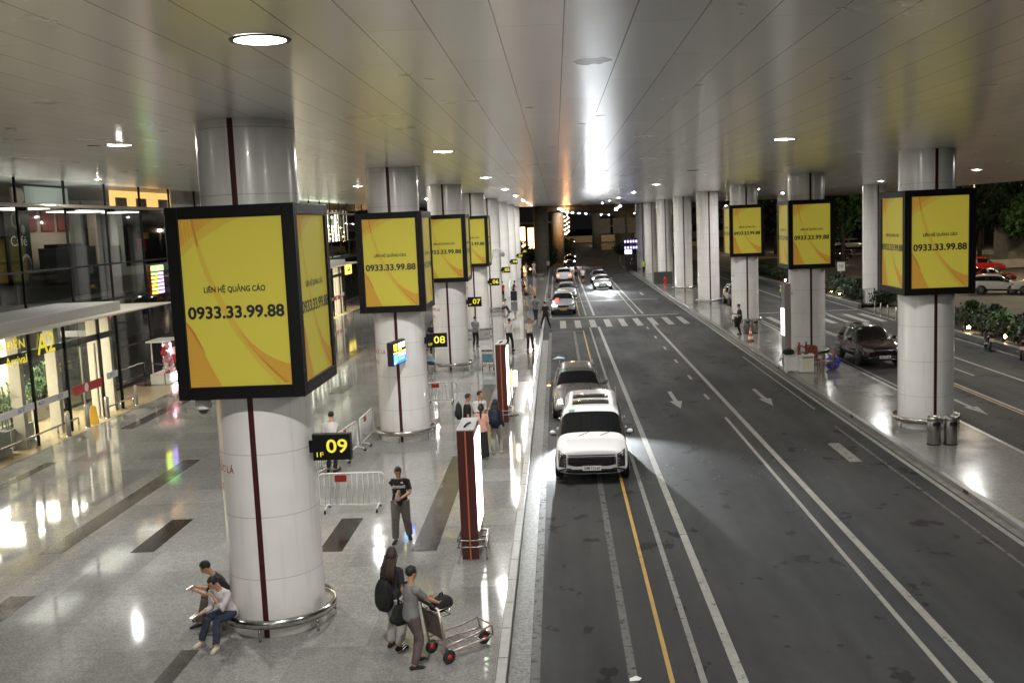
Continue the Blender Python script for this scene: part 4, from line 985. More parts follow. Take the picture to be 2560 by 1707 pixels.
def planting(y0, y1, nm, group):
    b = MB(); b.box((21.45, (y0 + y1) / 2, .02), (.3, y1 - y0, .30)); tag(b.build('planter_kerb', 'kerb', bevel=.03), 'pale kerb wall edging the ' + nm, 'kerb')
    b = MB(); b.rect(21.6, 24.4, y0, y1, .06); tag(b.build('planting_soil', 'earth'), kind='structure')
    t = thing('fence', 'low dark wire fence along the ' + nm, 'fence', (21.75, y0, 0))
    n = int((y1 - y0) / 2.4)
    for i in range(n + 1):
        b = MB(); b.cyl((0, (y1 - y0) * i / n, 0), (0, (y1 - y0) * i / n, 1.1), .03, n=6); b.build('fence_post', 'black', t)
    b = MB()
    for z in (.2, .6, 1.08): b.tube([(0, 0, z), (0, y1 - y0, z)], .014, 5)
    m = int((y1 - y0) / .16)
    for i in range(m): b.cyl((0, (y1 - y0) * i / m, .2), (0, (y1 - y0) * i / m, 1.08), .006, n=3)
    b.build('fence_mesh', 'black', t)
    k = 0
    y = y0 + .5
    while y < y1:
        shrub(random.uniform(22.6, 23.6), y, 2.2, random.uniform(.9, 1.6), 1.9, 420, 'dense dark shrub, one of many in the ' + nm, 'shrubs in the ' + nm)
        y += 1.5; k += 1
planting(28, 60, 'near planting strip beyond the far carriageway', 'n')
planting(72.6, 118, 'farther planting strip beyond the crossing', 'f')
for k, (x, y) in enumerate(((22.9, 79.5), (23.3, 82.5), (22.8, 52.6), (23.2, 47.5))):
    palm(x, y, (.9, .7, 1.0, .8)[k], 13, 'small lit palm in the ' + ['farther strip, left of the white column', 'farther strip, half hidden by the island column', 'near strip behind the parked scooter', 'near strip at the right edge'][k], 'small palms in the planting')
for k, (x, y) in enumerate(((22.2, 80.6), (22.3, 83.2), (22.1, 55.2), (22.15, 50.9), (22.15, 47.2), (22.0, 98.5), (22.1, 44.5))):
    uplight(x, y, 'small warm light in the planting ' + ['under the left palm', 'right of the left palm', 'beside the nearest island column', 'behind the parked scooter', 'behind the parked motorcycle', 'near the farther kerb', 'at the right edge'][k], 90 if k in (2, 5) else 55)
for k, (x, y) in enumerate(((20.7, 65.6), (20.62, 64.0), (20.6, 62.4), (20.9, 67.4))):
    bollard(x, y, .85, 'thin grey bollard at the far end of the crossing, ' + ['second', 'third', 'nearest', 'farthest'][k] + ' of four', .05, 'thin bollards at the crossing')
t = thing('frame_barrier', 'black metal frame barrier standing by the white column across the crossing', 'barrier', (21.6, 70.9, 0))
b = MB(); b.tube([(-.5, 0, 0), (-.5, 0, 1.35), (.35, 0, 1.35), (.35, 0, 0)], .045, 6); b.build('frame', 'black', t)
b = MB(); 
for k in range(6): b.cyl((-.4 + .13 * k, 0, .1), (-.4 + .13 * k, 0, 1.3), .012, n=5)
b.build('bars', 'black', t)
for k, (x, y, lab) in enumerate(((23.9, 86.2, 'white square notice on a post above the shrubs'), (23.9, 76.6, 'grey notice with red ring on a post beside the white column'))):
    t = thing('notice', lab, 'sign', (x, y, 0))
    b = MB(); b.cyl((0, 0, 0), (0, 0, 2.4), .035, n=8); b.build('post', 'grey', t)
    b = MB(); b.box((0, -.05, 2.1), (.62, .04, .75)); b.build('notice_board', 'white' if k == 0 else 'grey', t)
    b = MB()
    if k: b.ell((0, -.08, 2.25), (.2, .01, .2), 16, 6)
    else:
        for q in range(4): b.box((0, -.074, 2.02 + .08 * q), (.4, .006, .03))
    b.build('notice_print', 'inkred' if k else 'grey', t)
# street lamps lighting the car park
def lamp_post(x, y, h, label, col=(1, .80, .52), es=900, r=.3):
    t = thing('street_lamp', label, 'street lamp', (x, y, 0), group='lamp posts in the car park')
    b = MB(); b.tube([(0, 0, 0), (0, 0, h)], [.1, .06], 8); b.build('pole', 'dgrey', t)
    b = MB(); b.ell((0, 0, h + .12), (r, r, .16), 12, 6); b.build('lamp_head', em('street_bulb', col, es), t)
lamp_post(44, 88, 11.2, 'tall lamp post above the red car, left of the pair', es=1100); lamp_post(47.5, 90, 12.2, 'tall lamp post above the red car, right of the pair', es=1200)
lamp_post(40, 99, 9.5, 'lamp post between the two nearest advertising boxes', es=300); lamp_post(50, 132, 9.8, 'lamp post behind the white van', es=500); lamp_post(62, 150, 8, 'distant lamp post behind the trees', es=400)
lamp_post(32, 125, 8, 'lamp post seen left of the last advertising box', (1, .9, .7), 200)
# trees
def tree(x, y, h, w, n, label, mat='leaf2', ls=.45):
    t = thing('tree', label, 'tree', (x, y, 0), group='dark trees beyond the car park')
    b = MB(); b.tube([(0, 0, 0), (.1, 0, h * .3), (0, .1, h * .55)], [.28, .2, .12], 8)
    for k in range(5):
        a = k * 1.3; b.tube([(0, 0, h * (.3 + .05 * k)), (w * .3 * math.cos(a), w * .3 * math.sin(a), h * (.55 + .05 * k))], [.1, .04], 6)
    b.build('trunk', 'bark', t)
    b = MB()
    blobs = [(V((random.gauss(0, w * .23), random.gauss(0, w * .23), h * random.uniform(.38, .95))), random.uniform(.12, .24) * w) for k in range(13)]
    for k in range(n):
        c, r = random.choice(blobs); d = V((random.gauss(0, 1), random.gauss(0, 1), random.gauss(0, .8))).normalized()
        p = c + d * r * random.uniform(.35, 1.15)
        nrm = V((random.gauss(0, 1), random.gauss(0, 1), random.gauss(.3, 1))).normalized(); s1 = nrm.orthogonal().normalized() * ls * random.uniform(.5, 1.3); s2 = nrm.cross(s1).normalized() * ls * .45
        b.add([p - s1, p + s2, p + s1, p - s2], [(0, 1, 2, 3)])
    b.build('crown', mat, t)
TR = [(34, 122, 11, 8, 'leafy tree behind the white column across the crossing'), (57, 190, 15, 12, 'tall dark tree behind the second advertising box'), (50, 122, 13, 10, 'large dark tree behind the red car'), (57, 128, 14, 11, 'large dark tree at the right edge of the car park'),
      (63, 146, 15, 12, 'broad dark tree behind the distant lamp post'), (72, 165, 16, 13, 'dark tree farthest back on the right'), (36, 168, 12, 9, 'dark tree left of the last advertising box'), (30, 160, 11, 8, 'dark tree far behind the island columns'), (66, 210, 17, 14, 'dark tree beyond the right edge'), (53, 114, 8, 6, 'smaller pale green tree right of the red car')]
for k, q in enumerate(TR): tree(q[0], q[1], q[2], q[3], 2300, q[4], 'leaf' if k in (0, 9) else 'leaf2')
b = MB(); b.rect(36, 46, 166, 176, .0); b.rect(30, 60, 150, 158, 0); tag(b.build('lit_path', pm('pale_paving', (.5, .45, .34), .7)), kind='structure')
b = MB(); b.box((47, 108.5, .45), (26, .3, .9)); tag(b.build('boundary_wall', 'conc'), 'low concrete wall behind the parked red car', 'wall')
t = thing('gatehouse', 'small lit gatehouse under the trees behind the red car', 'building', (56, 122, 0))
b = MB(); b.box((0, 0, 2), (7, 4, 4)); b.build('wall', 'conc', t)
b = MB(); b.box((.8, -2.02, 2.2), (.5, .05, 3.2)); b.box((2, -2.02, 2.4), (.6, .05, 2.6)); b.build('lit_window', em('gate_window', (1, .72, .4), 3.5), t)
b = MB(); b.box((0, 0, 4.1), (7.6, 4.6, .25)); b.build('roof', 'dgrey', t)
# ------------------------------------------------------------------ far end of the road
def pier(x, y, w, h, label, d=None):
    t = thing('viaduct_pier', label, 'pier', (x, y, 0), group='concrete viaduct piers')
    b = MB(); b.lathe([(w / 2, 0), (w / 2, h)], n=28); b.build('pier_shaft', 'conc', t)
    b = MB()
    for z in (3.2, 6.4): b.lathe([(w / 2 + .004, z), (w / 2 + .004, z + .03)], n=28, cap=False)
    b.build('joint', 'dgrey', t)
pier(-2.1, 146, 2.1, 9.2, 'round concrete pier at the left of the road under the ceiling edge'); pier(.35, 172, 2.1, 8.2, 'round concrete pier behind and right of the first pier')
t = thing('viaduct', 'dark curving viaduct deck beyond the ceiling with lamps under it', 'bridge', (0, 135, 0))
b = MB()
n = 16
pts = [(6 + 18 * (1 - math.cos(R(4.2 * i))) * 4.0, 134 + 18 * i, 8.75 - .10 * i) for i in range(n)]
vs = []
for i, p in enumerate(pts):
    vs += [(p[0] - 8.5, p[1] - 135, p[2]), (p[0] + 11, p[1] - 135, p[2]), (p[0] + 11.5, p[1] - 135, p[2] + 2.2), (p[0] - 9, p[1] - 135, p[2] + 2.2)]
fs = []
for i in range(n - 1):
    for j in range(4): fs.append((4 * i + j, 4 * i + (j + 1) % 4, 4 * i + 4 + (j + 1) % 4, 4 * i + 4 + j))
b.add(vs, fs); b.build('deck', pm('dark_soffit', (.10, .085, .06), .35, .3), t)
for i in range(1, 11):
    p = pts[i]
    for dx in (-5.5, 3.5):
        b = MB(); b.ell((p[0] + dx, p[1] - 135, p[2] - .06), (.22, .22, .06), 12, 6); b.build('soffit_lamp', em('soffit_lamp', (1, .94, .84), 90), t)
for k, (x, y, w) in enumerate(((13.2, 205, 2.6), (17, 240, 3.0), (10.0, 250, 2.2), (24, 280, 3))): pier(x, y, w, 9.5, 'far concrete pier under the curving viaduct, %s from the viewer' % ORD[k])
t = thing('sign_gantry', 'back of large grey road sign panels far down the road', 'sign', (12.6, 196, 5.0))
for k in range(3):
    b = MB(); b.box((-3.2 + 2.8 * k, 0, .4), (2.3, .12, 2.9)); b.build('sign_panel', 'conc', t)
b = MB(); b.box((-.2, .12, .4), (9, .15, .2)); b.cyl((3.8, .1, -5), (3.8, .1, 2), .12); b.build('gantry_frame', 'grey', t)
# warm lit restaurant at the far left end
t = thing('restaurant', 'far building with warm lit curtained windows behind dark plants', 'building', (-6.5, 196, 0))
b = MB(); b.box((0, 2, 3.2), (13, 4, 6.4)); b.build('wall', 'blackmat', t)
b = MB(); b.box((0, -.3, 6.6), (13.5, 6, .35)); b.build('roof', 'conc', t)
for k, (xx, w) in enumerate(((-2.9, .9), (-1.2, 1.0), (.1, 1.0), (1.9, 1.6), (3.6, .8), (-5, 1.2))):
    b = MB(); b.box((xx, -.04, 3.9 - .2 * (k % 2)), (w, .06, 4.0)); b.build('lit_window', em('curtain_%d' % k, (1., .55, .22), 3.2), t)
t = thing('string_lights', 'string of orange lights under the viaduct far down the road', 'lights', (1.9, 168, 0))
for k in range(14):
    b = MB(); xx = -.9 + .9 * (k % 3) + random.uniform(-.15, .15); b.ell((xx * .35, random.uniform(-1, 1), 4.6 + .24 * k), (.045, .045, .08), 8, 5); b.build('bulb', em('orange_bulb', (1., .46, .14), 240), t)
t = thing('string_lights', 'cluster of orange lights behind the far left columns', 'lights', (-8.5, 150, 0))
for k in range(12):
    b = MB(); xx = -.9 + .9 * (k % 3) + random.uniform(-.2, .2); b.ell((xx, random.uniform(-1, 1), 5.2 + .22 * k), (.07, .07, .10), 8, 5); b.build('bulb', em('orange_bulb2', (1., .46, .12), 70), t)
for k, (x, y, w, h) in enumerate(((-5.6, 150, 4.6, 4.2), (-3.6, 148, 3.0, 2.4), (-1.0, 152, 3.0, 3.2), (1.5, 176, 3.0, 3.6), (-8.6, 152, 5, 3.6), (12.5, 190, 4, 2.2), (15.0, 186, 4, 2.0))):
    shrub(x, y, w, h, 2.5, 700, 'dark bushy plant at the far end ' + ['behind the distant travellers', 'behind the white dressed person', 'at the foot of the first pier', 'at the foot of the second pier', 'farthest left behind the columns', 'under the far sign panels', 'right of the far sign panels'][k], 'dark bushes at the far end', .26)
b = MB(); b.box((24, 300, 1.0), (60, .4, 2.0)); tag(b.build('ramp_wall', pm('lit_ramp', (.5, .42, .28), .7)), 'pale ramp wall across the far end of the road', 'wall')
b = MB(); b.box((22, 225, .5), (24, .4, 1.0)); tag(b.build('ramp_wall', pm('lit_ramp2', (.5, .42, .28), .7)), 'pale low wall beside the far verge', 'wall')
b = MB(); b.sheet([(9.2, 175), (19, 168), (24, 215), (12, 225)], RZ + .05); tag(b.build('verge', pm('verge_grass', (.03, .05, .015), .9, var=.5, vscale=1)), kind='structure')
lamp_post(20, 215, 7, 'far lamp post beside the ramp wall', (1, .75, .42), 350); lamp_post(12, 285, 6.5, 'farthest lamp post at the end of the road', (1, .72, .4), 500); lamp_post(30, 180, 8, 'far lamp post right of the island tip', (1, .8, .5), 350)
t = thing('lit_stall', 'stall with rows of violet and white lights at the far tip of the island', 'stall', (9.75, 133.5, 0))
b = MB(); b.box((0, 0, 1.0), (1.5, 1.0, 2.0)); b.build('stall_body', 'blackmat', t)
b = MB(); b.box((0, 0, 4.1), (1.8, 1.2, .15)); b.cyl((-.7, -.4, 2), (-.7, -.4, 4.1), .04); b.cyl((.7, -.4, 2), (.7, -.4, 4.1), .04); b.build('stall_roof', 'dgrey', t)
for zz in (3.8, 3.0):
    b = MB()
    for k in range(5): b.box((-.72 + .36 * k, -.55, zz), (.2, .1, .3))
    b.build('light_row', 'led_violet', t)
b = MB(); b.box((-.35, -.56, 2.45), (.9, .1, .5)); b.build('lit_panel', em('stall_panel', (.7, .8, 1), 3), t)
b = MB(); b.box((10.9, 104.6, .62), (1.9, .12, 1.24)); tag(b.build('standing_board', 'dgrey'), 'dark grey panel standing beside a far island column', 'panel')
t = thing('fire_hydrant', 'small red fire hydrant in front of the dark grey panel', 'fire hydrant', (10.95, 103.2, 0))
b = MB(); b.lathe([(.2, 0), (.2, .06), (.13, .08), (.13, .55), (.16, .57), (.15, .66), (.06, .76), (0, .78)], n=16, cap=False); b.build('hydrant_body', 'redplastic', t)
b = MB(); b.cyl((-.24, 0, .46), (.24, 0, .46), .06, n=10); b.build('outlet', 'redplastic', t)
# ------------------------------------------------------------------ vehicles (nose towards local -Y)
_pc = {}
def paint(name, col, metal=.0, rough=.3):
    if name not in _pc: _pc[name] = pm(name, col, .16 if not metal else rough, metal, coat=.7, spec=.3)
    return _pc[name]
M['grille'] = pm('grille_mesh', (.02, .018, .018), .25, .6, bump=1., bscale=22)
M['trim'] = pm('black_trim', (.015, .015, .016), .45)
def ring_pts(st):
    y, w, zb, zbelt, zt, rw = st
    h = [(0, zb), (.82 * w, zb), (w * .985, zb + .14), (w, (zb + zbelt) / 2 + .03), (w * .975, zbelt), (rw, zt - .07), (rw * .8, zt - .005), (0, zt + .015)]
    return [V((x, y, z)) for x, z in h] + [V((-x, y, z)) for x, z in reversed(h[1:-1])]
KIND = {
 'mpv': dict(L=5.15, W=1.99, H=1.84, wsb=.90, rs=1.70, re=-.36, rb=-.12, nz=.99, hz=1.09, belt=1.07, zb=.24, rwf=.785),
 'suv': dict(L=4.55, W=1.84, H=1.66, wsb=1.22, rs=1.98, re=-.62, rb=-.18, nz=.90, hz=1.06, belt=1.04, zb=.26, rwf=.70),
 'hatch': dict(L=4.05, W=1.74, H=1.52, wsb=1.05, rs=1.85, re=-.55, rb=-.16, nz=.82, hz=.98, belt=.98, zb=.22, rwf=.69),
 'sedan': dict(L=4.55, W=1.78, H=1.46, wsb=1.28, rs=2.08, re=-1.45, rb=-.72, nz=.76, hz=.95, belt=.95, zb=.20, rwf=.66),
}
def car(label, x, y, rz, kind, pnt, group=None, lamps=(0, 0), plate=None, platemat='plate', rails=False, sun=False, spot=None, detail=2, tails=False, name='parked_car', cat='car', fogs=False, style=0):
    K = KIND[kind]; Ln, W_, H = K['L'], K['W'], K['H']; hw = W_ / 2; f = -Ln / 2; e = Ln / 2
    t = thing(name, label, cat, (x, y, RZ + .008), rz, group)
    zb, belt, nz, hz = K['zb'], K['belt'], K['nz'], K['hz']; rw = hw * K['rwf']
    wsb, rs, re, rb = f + K['wsb'], f + K['rs'], e + K['re'], e + K['rb']
    mid = (rs + re) / 2
    sed = kind == 'sedan'; q0, q1, q2, dz = ((.86, .93, .98, .06) if kind == 'mpv' else (.74, .86, .95, 0))
    St = [(f, q0 * hw, zb + .10, .50, nz - .16 + dz, (q0 - .08) * hw), (f + .035, q1 * hw, zb + .03, .56, nz - .09 + dz * .7, (q1 - .10) * hw), (f + .14, q2 * hw, zb, .62, nz - .02, (q2 - .12) * hw), (f + .45, .99 * hw, zb, nz - .07, nz + .05, .84 * hw),
          (wsb - .10, hw, zb, hz - .10, hz - .01, .86 * hw), (wsb, hw, zb, hz - .07, hz + .015, .86 * hw),
          (rs, hw, zb, belt, H - .04, rw), (rs + .12, hw, zb, belt, H - .015, rw), (mid - .02, hw, zb, belt + .01, H, rw), (mid + .08, hw, zb, belt + .01, H, rw),
          (re - .10, .99 * hw, zb, belt + .03, H - .03, rw), (re, .985 * hw, zb, belt + .03, H - .06, rw * .98)]
    if sed: St += [(rb, .97 * hw, zb, belt + .0, belt + .09, .80 * hw), (rb + .12, .965 * hw, zb, belt - .03, belt + .07, .80 * hw), (e - .12, .94 * hw, zb + .03, belt - .1, belt + .02, .78 * hw), (e - .03, .88 * hw, zb + .06, .62, belt - .12, .74 * hw), (e, .78 * hw, zb + .12, .58, belt - .22, .66 * hw)]
    else: St += [(rb, .95 * hw, zb + .03, belt + .0, belt + .10, .84 * hw), (rb + .07, .94 * hw, zb + .04, belt - .16, belt - .04, .84 * hw), (e - .03, .90 * hw, zb + .08, .66, belt - .16, .80 * hw), (e, .82 * hw, zb + .12, .60, belt - .26, .72 * hw)]
    rings = [ring_pts(s) for s in St]
    nr = len(rings[0]); b = MB(); b.loft(rings)
    # strips: 0:A-B 1:B-C 2:C-D 3:D-E 4:E-F 5:F-G 6:G-H 7:H-G' 8:G'-F' 9:F'-E' 10:E'-D' 11:D'-C' 12:C'-B' 13:B'-A
    k = 0
    for i in range(len(rings) - 1):
        for j in range(nr):
            mi = 0
            if j in (0, 1, 12, 13) and detail > 0: mi = 4
            if j == 4 and 6 <= i < 11 and i != 8: mi = 1
            if j == 9 and 6 <= i < 11 and i != 8: mi = 9
            if j in (4, 9) and (i == 8 or i == 5): mi = 4
            if i == 5 and j in (5, 6, 7, 8): mi = 2
            if i == 11 and j in (5, 6, 7, 8): mi = 3
            if j in (2, 3, 10, 11) and detail > 1:
                if 6 <= i < 9: mi = 5 if j < 5 else 6
                elif 9 <= i < 10: mi = 7 if j < 5 else 8
            b.m[k] = mi; k += 1
    me = bpy.data.meshes.new('tmp'); me.from_pydata(b.v, [], b.f)
    for _ in range(10): me.materials.append(None)
    me.polygons.foreach_set('material_index', b.m); me.update()
    o = bpy.data.objects.new('tmp', me); COL.objects.link(o)
    ss = o.modifiers.new('s', 'SUBSURF'); ss.levels = 2 if detail > 0 else 1; ss.render_levels = ss.levels
    dg = bpy.context.evaluated_depsgraph_get(); ev = bpy.data.meshes.new_from_object(o.evaluated_get(dg)); bpy.data.objects.remove(o)
    vs = [v.co.copy() for v in ev.vertices]; bvh = BVHTree.FromPolygons(vs, [list(p.vertices) for p in ev.polygons])
    names = ['body', 'side_window', 'windshield', 'rear_window', 'lower_trim', 'door', 'door', 'rear_door', 'rear_door', 'side_window']
    mats = [pnt, 'autoglass', 'autoglass', 'autoglass', 'trim', pnt, pnt, pnt, pnt, 'autoglass']
    body = None
    for mi in range(10):
        pl = [p for p in ev.polygons if p.material_index == mi]
        if not pl: continue
        ids = {}; fs = []
        for p in pl: fs.append([ids.setdefault(q, len(ids)) for q in p.vertices])
        m2 = bpy.data.meshes.new(names[mi]); m2.from_pydata([vs[q] for q in ids], [], fs)
        m2.materials.append(M[mats[mi]] if isinstance(mats[mi], str) else mats[mi]); m2.polygons.foreach_set('use_smooth', [True] * len(fs)); m2.update()
        m2.normals_split_custom_set_from_vertices([ev.vertices[q].normal for q in ids])
        ob = bpy.data.objects.new(names[mi], m2); COL.objects.link(ob); ob.parent = t
        if mi == 0: body = ob
        if 5 <= mi < 9 and detail > 1:
            sx = 1 if mi in (5, 7) else -1
            hy = (mid - .35) if mi < 7 else (re - .35)
            hb = MB(); hb.tube([(sx * (hw + .0), hy, belt - .13), (sx * (hw + .03), hy + .03, belt - .13), (sx * (hw + .03), hy + .17, belt - .13), (sx * hw, hy + .2, belt - .13)], .014, 6); hb.build('door_handle', 'chrome' if kind == 'suv' else pnt, ob)
    def patch(nm, x0, x1, zlo, zhi, mt, nx=10, nz=4, face='front', off=.010, par=None, rad=.0):
        d = {'front': V((0, 1, 0)), 'rear': V((0, -1, 0)), 'top': V((0, 0, -1))}[face]
        vv = []; ok = True
        for iz in range(nz + 1):
            for ix in range(nx + 1):
                px = x0 + (x1 - x0) * ix / nx; lo = zlo(px) if callable(zlo) else zlo; hi = zhi(px) if callable(zhi) else zhi
                q = lo + (hi - lo) * iz / nz
                org = V((px, -9, q)) if face == 'front' else (V((px, 9, q)) if face == 'rear' else V((px, q, 9)))
                h = bvh.ray_cast(org, d)[0]
                if h is None: ok = False; break
                vv.append(h - d * off)
            if not ok: break
        if not ok: return None
        p = MB(); p.add(vv, [(iz * (nx + 1) + ix, iz * (nx + 1) + ix + 1, (iz + 1) * (nx + 1) + ix + 1, (iz + 1) * (nx + 1) + ix) for iz in range(nz) for ix in range(nx)], 0, True)
        ob = p.build(nm, mt, par or t)
        so = ob.modifiers.new('thick', 'SOLIDIFY'); so.thickness = .012; so.offset = 0
        return ob
    r = .345 if kind in ('mpv', 'suv') else .31
    for sx in (-1, 1):
        for yy in (f + .93, e - .95 if kind != 'mpv' else e - 1.08):
            if detail > 0:
                a = MB(); a.lathe([(r + .075, 0), (r + .07, .012), (0, .012)], n=28, axis='X', cap=False); a.v = [(sx * (hw - .006 + abs(p[0])), p[1] + yy, p[2] + r) for p in a.v]; a.build('wheel_arch', 'trim', t)
            w = MB(); cx = sx * (hw - .10)
            w.lathe([(r * .66, -.115), (r * .93, -.115), (r, -.08), (r, .08), (r * .93, .125), (r * .66, .125)], (cx, yy, r), 28, axis='X', cap=False); wo = w.build('wheel', 'rubber', t)
            rim = MB(); xo = cx + sx * .118
            rim.lathe([(r * .68, -.02 * sx), (r * .62, .0), (r * .58, -.05 * sx), (0, -.05 * sx)], (xo, yy, r), 24, axis='X', cap=False)
            for q in range(5):
                a = q * 1.2566 + .3; rim.bar((xo, yy, r), (xo, yy + r * .62 * math.cos(a), r + r * .62 * math.sin(a)), .05, .03)
            rim.build('rim', 'brushed', wo)
        mm = MB(); mm.ell((sx * (hw + .09), wsb + .42, belt + .10), (.085, .055, .06), 14, 8); mo = mm.build('wing_mirror', pnt, t)
        mm = MB(); mm.box((sx * (hw + .05), wsb + .40, belt + .035), (.16, .09, .05)); mm.box((sx * (hw + .11), wsb + .495, belt + .09), (.17, .01, .12)); mm.build('mirror_foot', 'trim', mo)
        lit = lamps[0 if sx < 0 else 1]
        lm = ['lens', 'head', 'head2', 'headfar'][lit]
        if style == 1:   # tall edge lamps
            patch('headlight', sx * .69 * hw, sx * .90 * hw, lambda q: .47 + .10 * abs(abs(q) - .69 * hw), lambda q: .83 + .30 * (abs(q) - .69 * hw), 'lensdark', 5, 6)
            for zz in (.52, .6, .68): patch('daylight_strip', sx * .71 * hw, sx * .75 * hw, zz, zz + .03, 'lens', 2, 1, off=.022)
        elif detail > 0:
            patch('headlight', sx * .52 * hw, sx * .90 * hw, lambda q: nz - .25 + .06 * (abs(q) / hw), lambda q: nz - .15 + .10 * (abs(q) / hw), lm if lit == 2 else 'lens', 6, 3)
        if lit:
            g = MB(); g.ell((sx * .72 * hw, f + .02, nz - .16), (.085, .05, .075), 14, 8); g.build('lamp_glow', lm, t)
        if fogs: patch('fog_lamp', sx * .66 * hw, sx * .80 * hw, .38, .46, 'lens', 3, 2)
        patch('tail_light', sx * .62 * hw, sx * .90 * hw, belt - .28, belt - .12, 'headred' if tails else 'redlens', 4, 3, 'rear')
    if style == 1:
        patch('grille', -.62 * hw, .62 * hw, lambda q: .50 + .22 * max(0, abs(q) / hw - .45), .76, 'grille', 16, 5)
        patch('light_bar', -.64 * hw, .64 * hw, .785, .815, 'lensdark', 16, 1)
        patch('silver_trim', -.655 * hw, -.625 * hw, .54, .74, 'trim', 2, 4, off=.012); patch('silver_trim', .625 * hw, .655 * hw, .54, .74, 'trim', 2, 4, off=.012)
        patch('lower_intake', -.68 * hw, .68 * hw, .335, .42, 'grille', 14, 2); patch('skid_plate', -.84 * hw, .84 * hw, lambda q: .27 + .05 * (abs(q) / hw) ** 3, lambda q: .30 + .07 * (abs(q) / hw) ** 3, 'chrome', 16, 1, off=.03)
        for sx in (-1, 1): patch('corner_trim', sx * .68 * hw, sx * .86 * hw, .335, lambda q: .42 - .06 * (abs(q) / hw - .68) * 4, 'chrome', 4, 2, off=.02)
    elif detail > 0:
        patch('grille', -.46 * hw, .46 * hw, lambda q: nz - .30 + .08 * abs(q) / hw, nz - .13, 'grille', 10, 3); patch('grille_bar', -.47 * hw, .47 * hw, nz - .155, nz - .125, 'chrome', 10, 1, off=.02)
        patch('lower_intake', -.58 * hw, .58 * hw, zb + .13, zb + .24, 'trim', 10, 2); patch('bumper_trim', -.62 * hw, .62 * hw, zb + .08, zb + .105, 'chrome', 10, 1, off=.02)
    if plate and detail > 0:
        h = bvh.ray_cast(V((0, -9, .50)), V((0, 1, 0)))[0]
        zp = .45 if style == 1 else .46
        p = MB(); p.box((0, h.y - .03, zp), (.50, .02, .125)); po = p.build('licence_plate', platemat, t)
        lettering(plate, .12, 'ink', (0, h.y - .0415, zp), parent=po, bold=.01, width=.42, ext=.0005)
    if detail > 0:
        p = MB(); p.box((0, e + .005, .62), (.50, .02, .125)); p.build('rear_plate', platemat, t)
    if rails:
        for sx in (-1, 1):
            p = MB(); p.tube([(sx * rw * .97, rs + .25, H - .03), (sx * rw * .98, rs + .4, H + .03), (sx * rw * .98, re - .3, H + .03), (sx * rw * .97, re - .1, H - .04)], .02, 8); p.build('roof_rail', 'trim', t)
    if sun:
        patch('sunroof', -.52 * hw, .52 * hw, rs + .32, rs + .82, 'autoglass', 10, 4, 'top', .012); patch('sunroof', -.52 * hw, .52 * hw, rs + 1.25, rs + 1.80, 'autoglass', 10, 4, 'top', .012)
    if detail > 1:
        for sx in (-.35, .25):
            p = MB(); p.tube([(sx, wsb - .02, hz + .055), (sx + .3, wsb + .10, hz + .14)], .008, 5); p.build('wiper', 'trim', t)
        for q, mt in ((-.62 * hw, 'leaf'), ):
            patch('windscreen_sticker', q, q + .16, rs - .12 + f * 0, rs - .03, pm('sticker_green', (.25, .42, .36), .5), 2, 2, 'top', .01)
        p = MB(); p.tube([(.0, re - .25, H - .02), (0, re - .12, H + .1)], .012, 6); p.build('aerial', 'trim', t)
    if spot:
        for sx, en, *q in spot:
            az, cone = q or (0, 86)
            ld = bpy.data.lights.new('headlamp_beam', 'SPOT'); ld.energy = en; ld.spot_size = R(cone); ld.spot_blend = .7; ld.shadow_soft_size = .04; ld.color = (.92, .97, 1.)
            lo = bpy.data.objects.new('headlamp_beam', ld); COL.objects.link(lo); lo.parent = t
            lo.location = (sx * .72 * hw, f - .10, nz - .14); lo.rotation_euler = (R(90 - (6.5 if az > 8 else 6 if q else 9)), 0, R(180 + az)); lo.scale = (1, .30 if q else .22, 1)
    return t
white = paint('white_paint', (.80, .79, .80)); beige = paint('grey_beige_paint', (.13, .125, .115), .2); silver = paint('silver_paint', (.42, .44, .46), .6); black = paint('black_paint', (.010, .010, .012)); maroon = paint('maroon_paint', (.018, .003, .004))
redp = paint('red_paint', (.35, .012, .010)); dkred = paint('dark_red_paint', (.14, .010, .010)); grey = paint('grey_paint', (.12, .12, .13), .5); cream = paint('cream_white_paint', (.75, .70, .60))
GK = 'cars queueing along the left kerb'
car('white people carrier with two sunroofs, nearest car at the kerb', .84, 29.2, R(-2.2), 'mpv', white, GK, plate='30M-712.60', sun=True, rails=True, style=1)
c2 = car('grey beige car with one bright headlight behind the white people carrier', .60, 37.45, 0, 'suv', beige, GK, lamps=(1, 2), rails=True, spot=((-1, 4200, 10, 40), (1, 4300, 6, 66)))
b = MB(); b.box((-1.05, -1.0 + .02, 1.12), (.12, .04, .03)); b.build('turn_lamp', em('turn_amber', (1, .35, .05), 12), c2)
tx = car('silver taxi with open passenger doors just past the crosswalk', .36, 77.4, 0, 'suv', silver, GK, plate='30E-318.47', platemat='plateyel', lamps=(2, 0), name='taxi', cat='taxi')
b = MB(); b.box((-.45, -1.02, 1.16), (.24, .05, .10)); b.build('taxi_lamp', em('taxi_red', (1, .05, .04), 4), tx)
for dy, nm in ((-.62, 'open_door'), (.45, 'open_door')):
    b = MB(); b.M = Matrix.Translation((-.93, dy, 0)) @ Matrix.Rotation(R(-158), 4, 'Z')
    b.box((0, -.48, .68), (.07, .96, .66)); o = b.build(nm, silver, tx, bevel=.02)
    b = MB(); b.M = Matrix.Translation((-.93, dy, 0)) @ Matrix.Rotation(R(-158), 4, 'Z')
    b.tube([(0, -.02, 1.02), (.06, -.2, 1.42), (.07, -.6, 1.5), (.02, -.94, 1.02)], .025, 6); b.build('window_frame', 'trim', o)
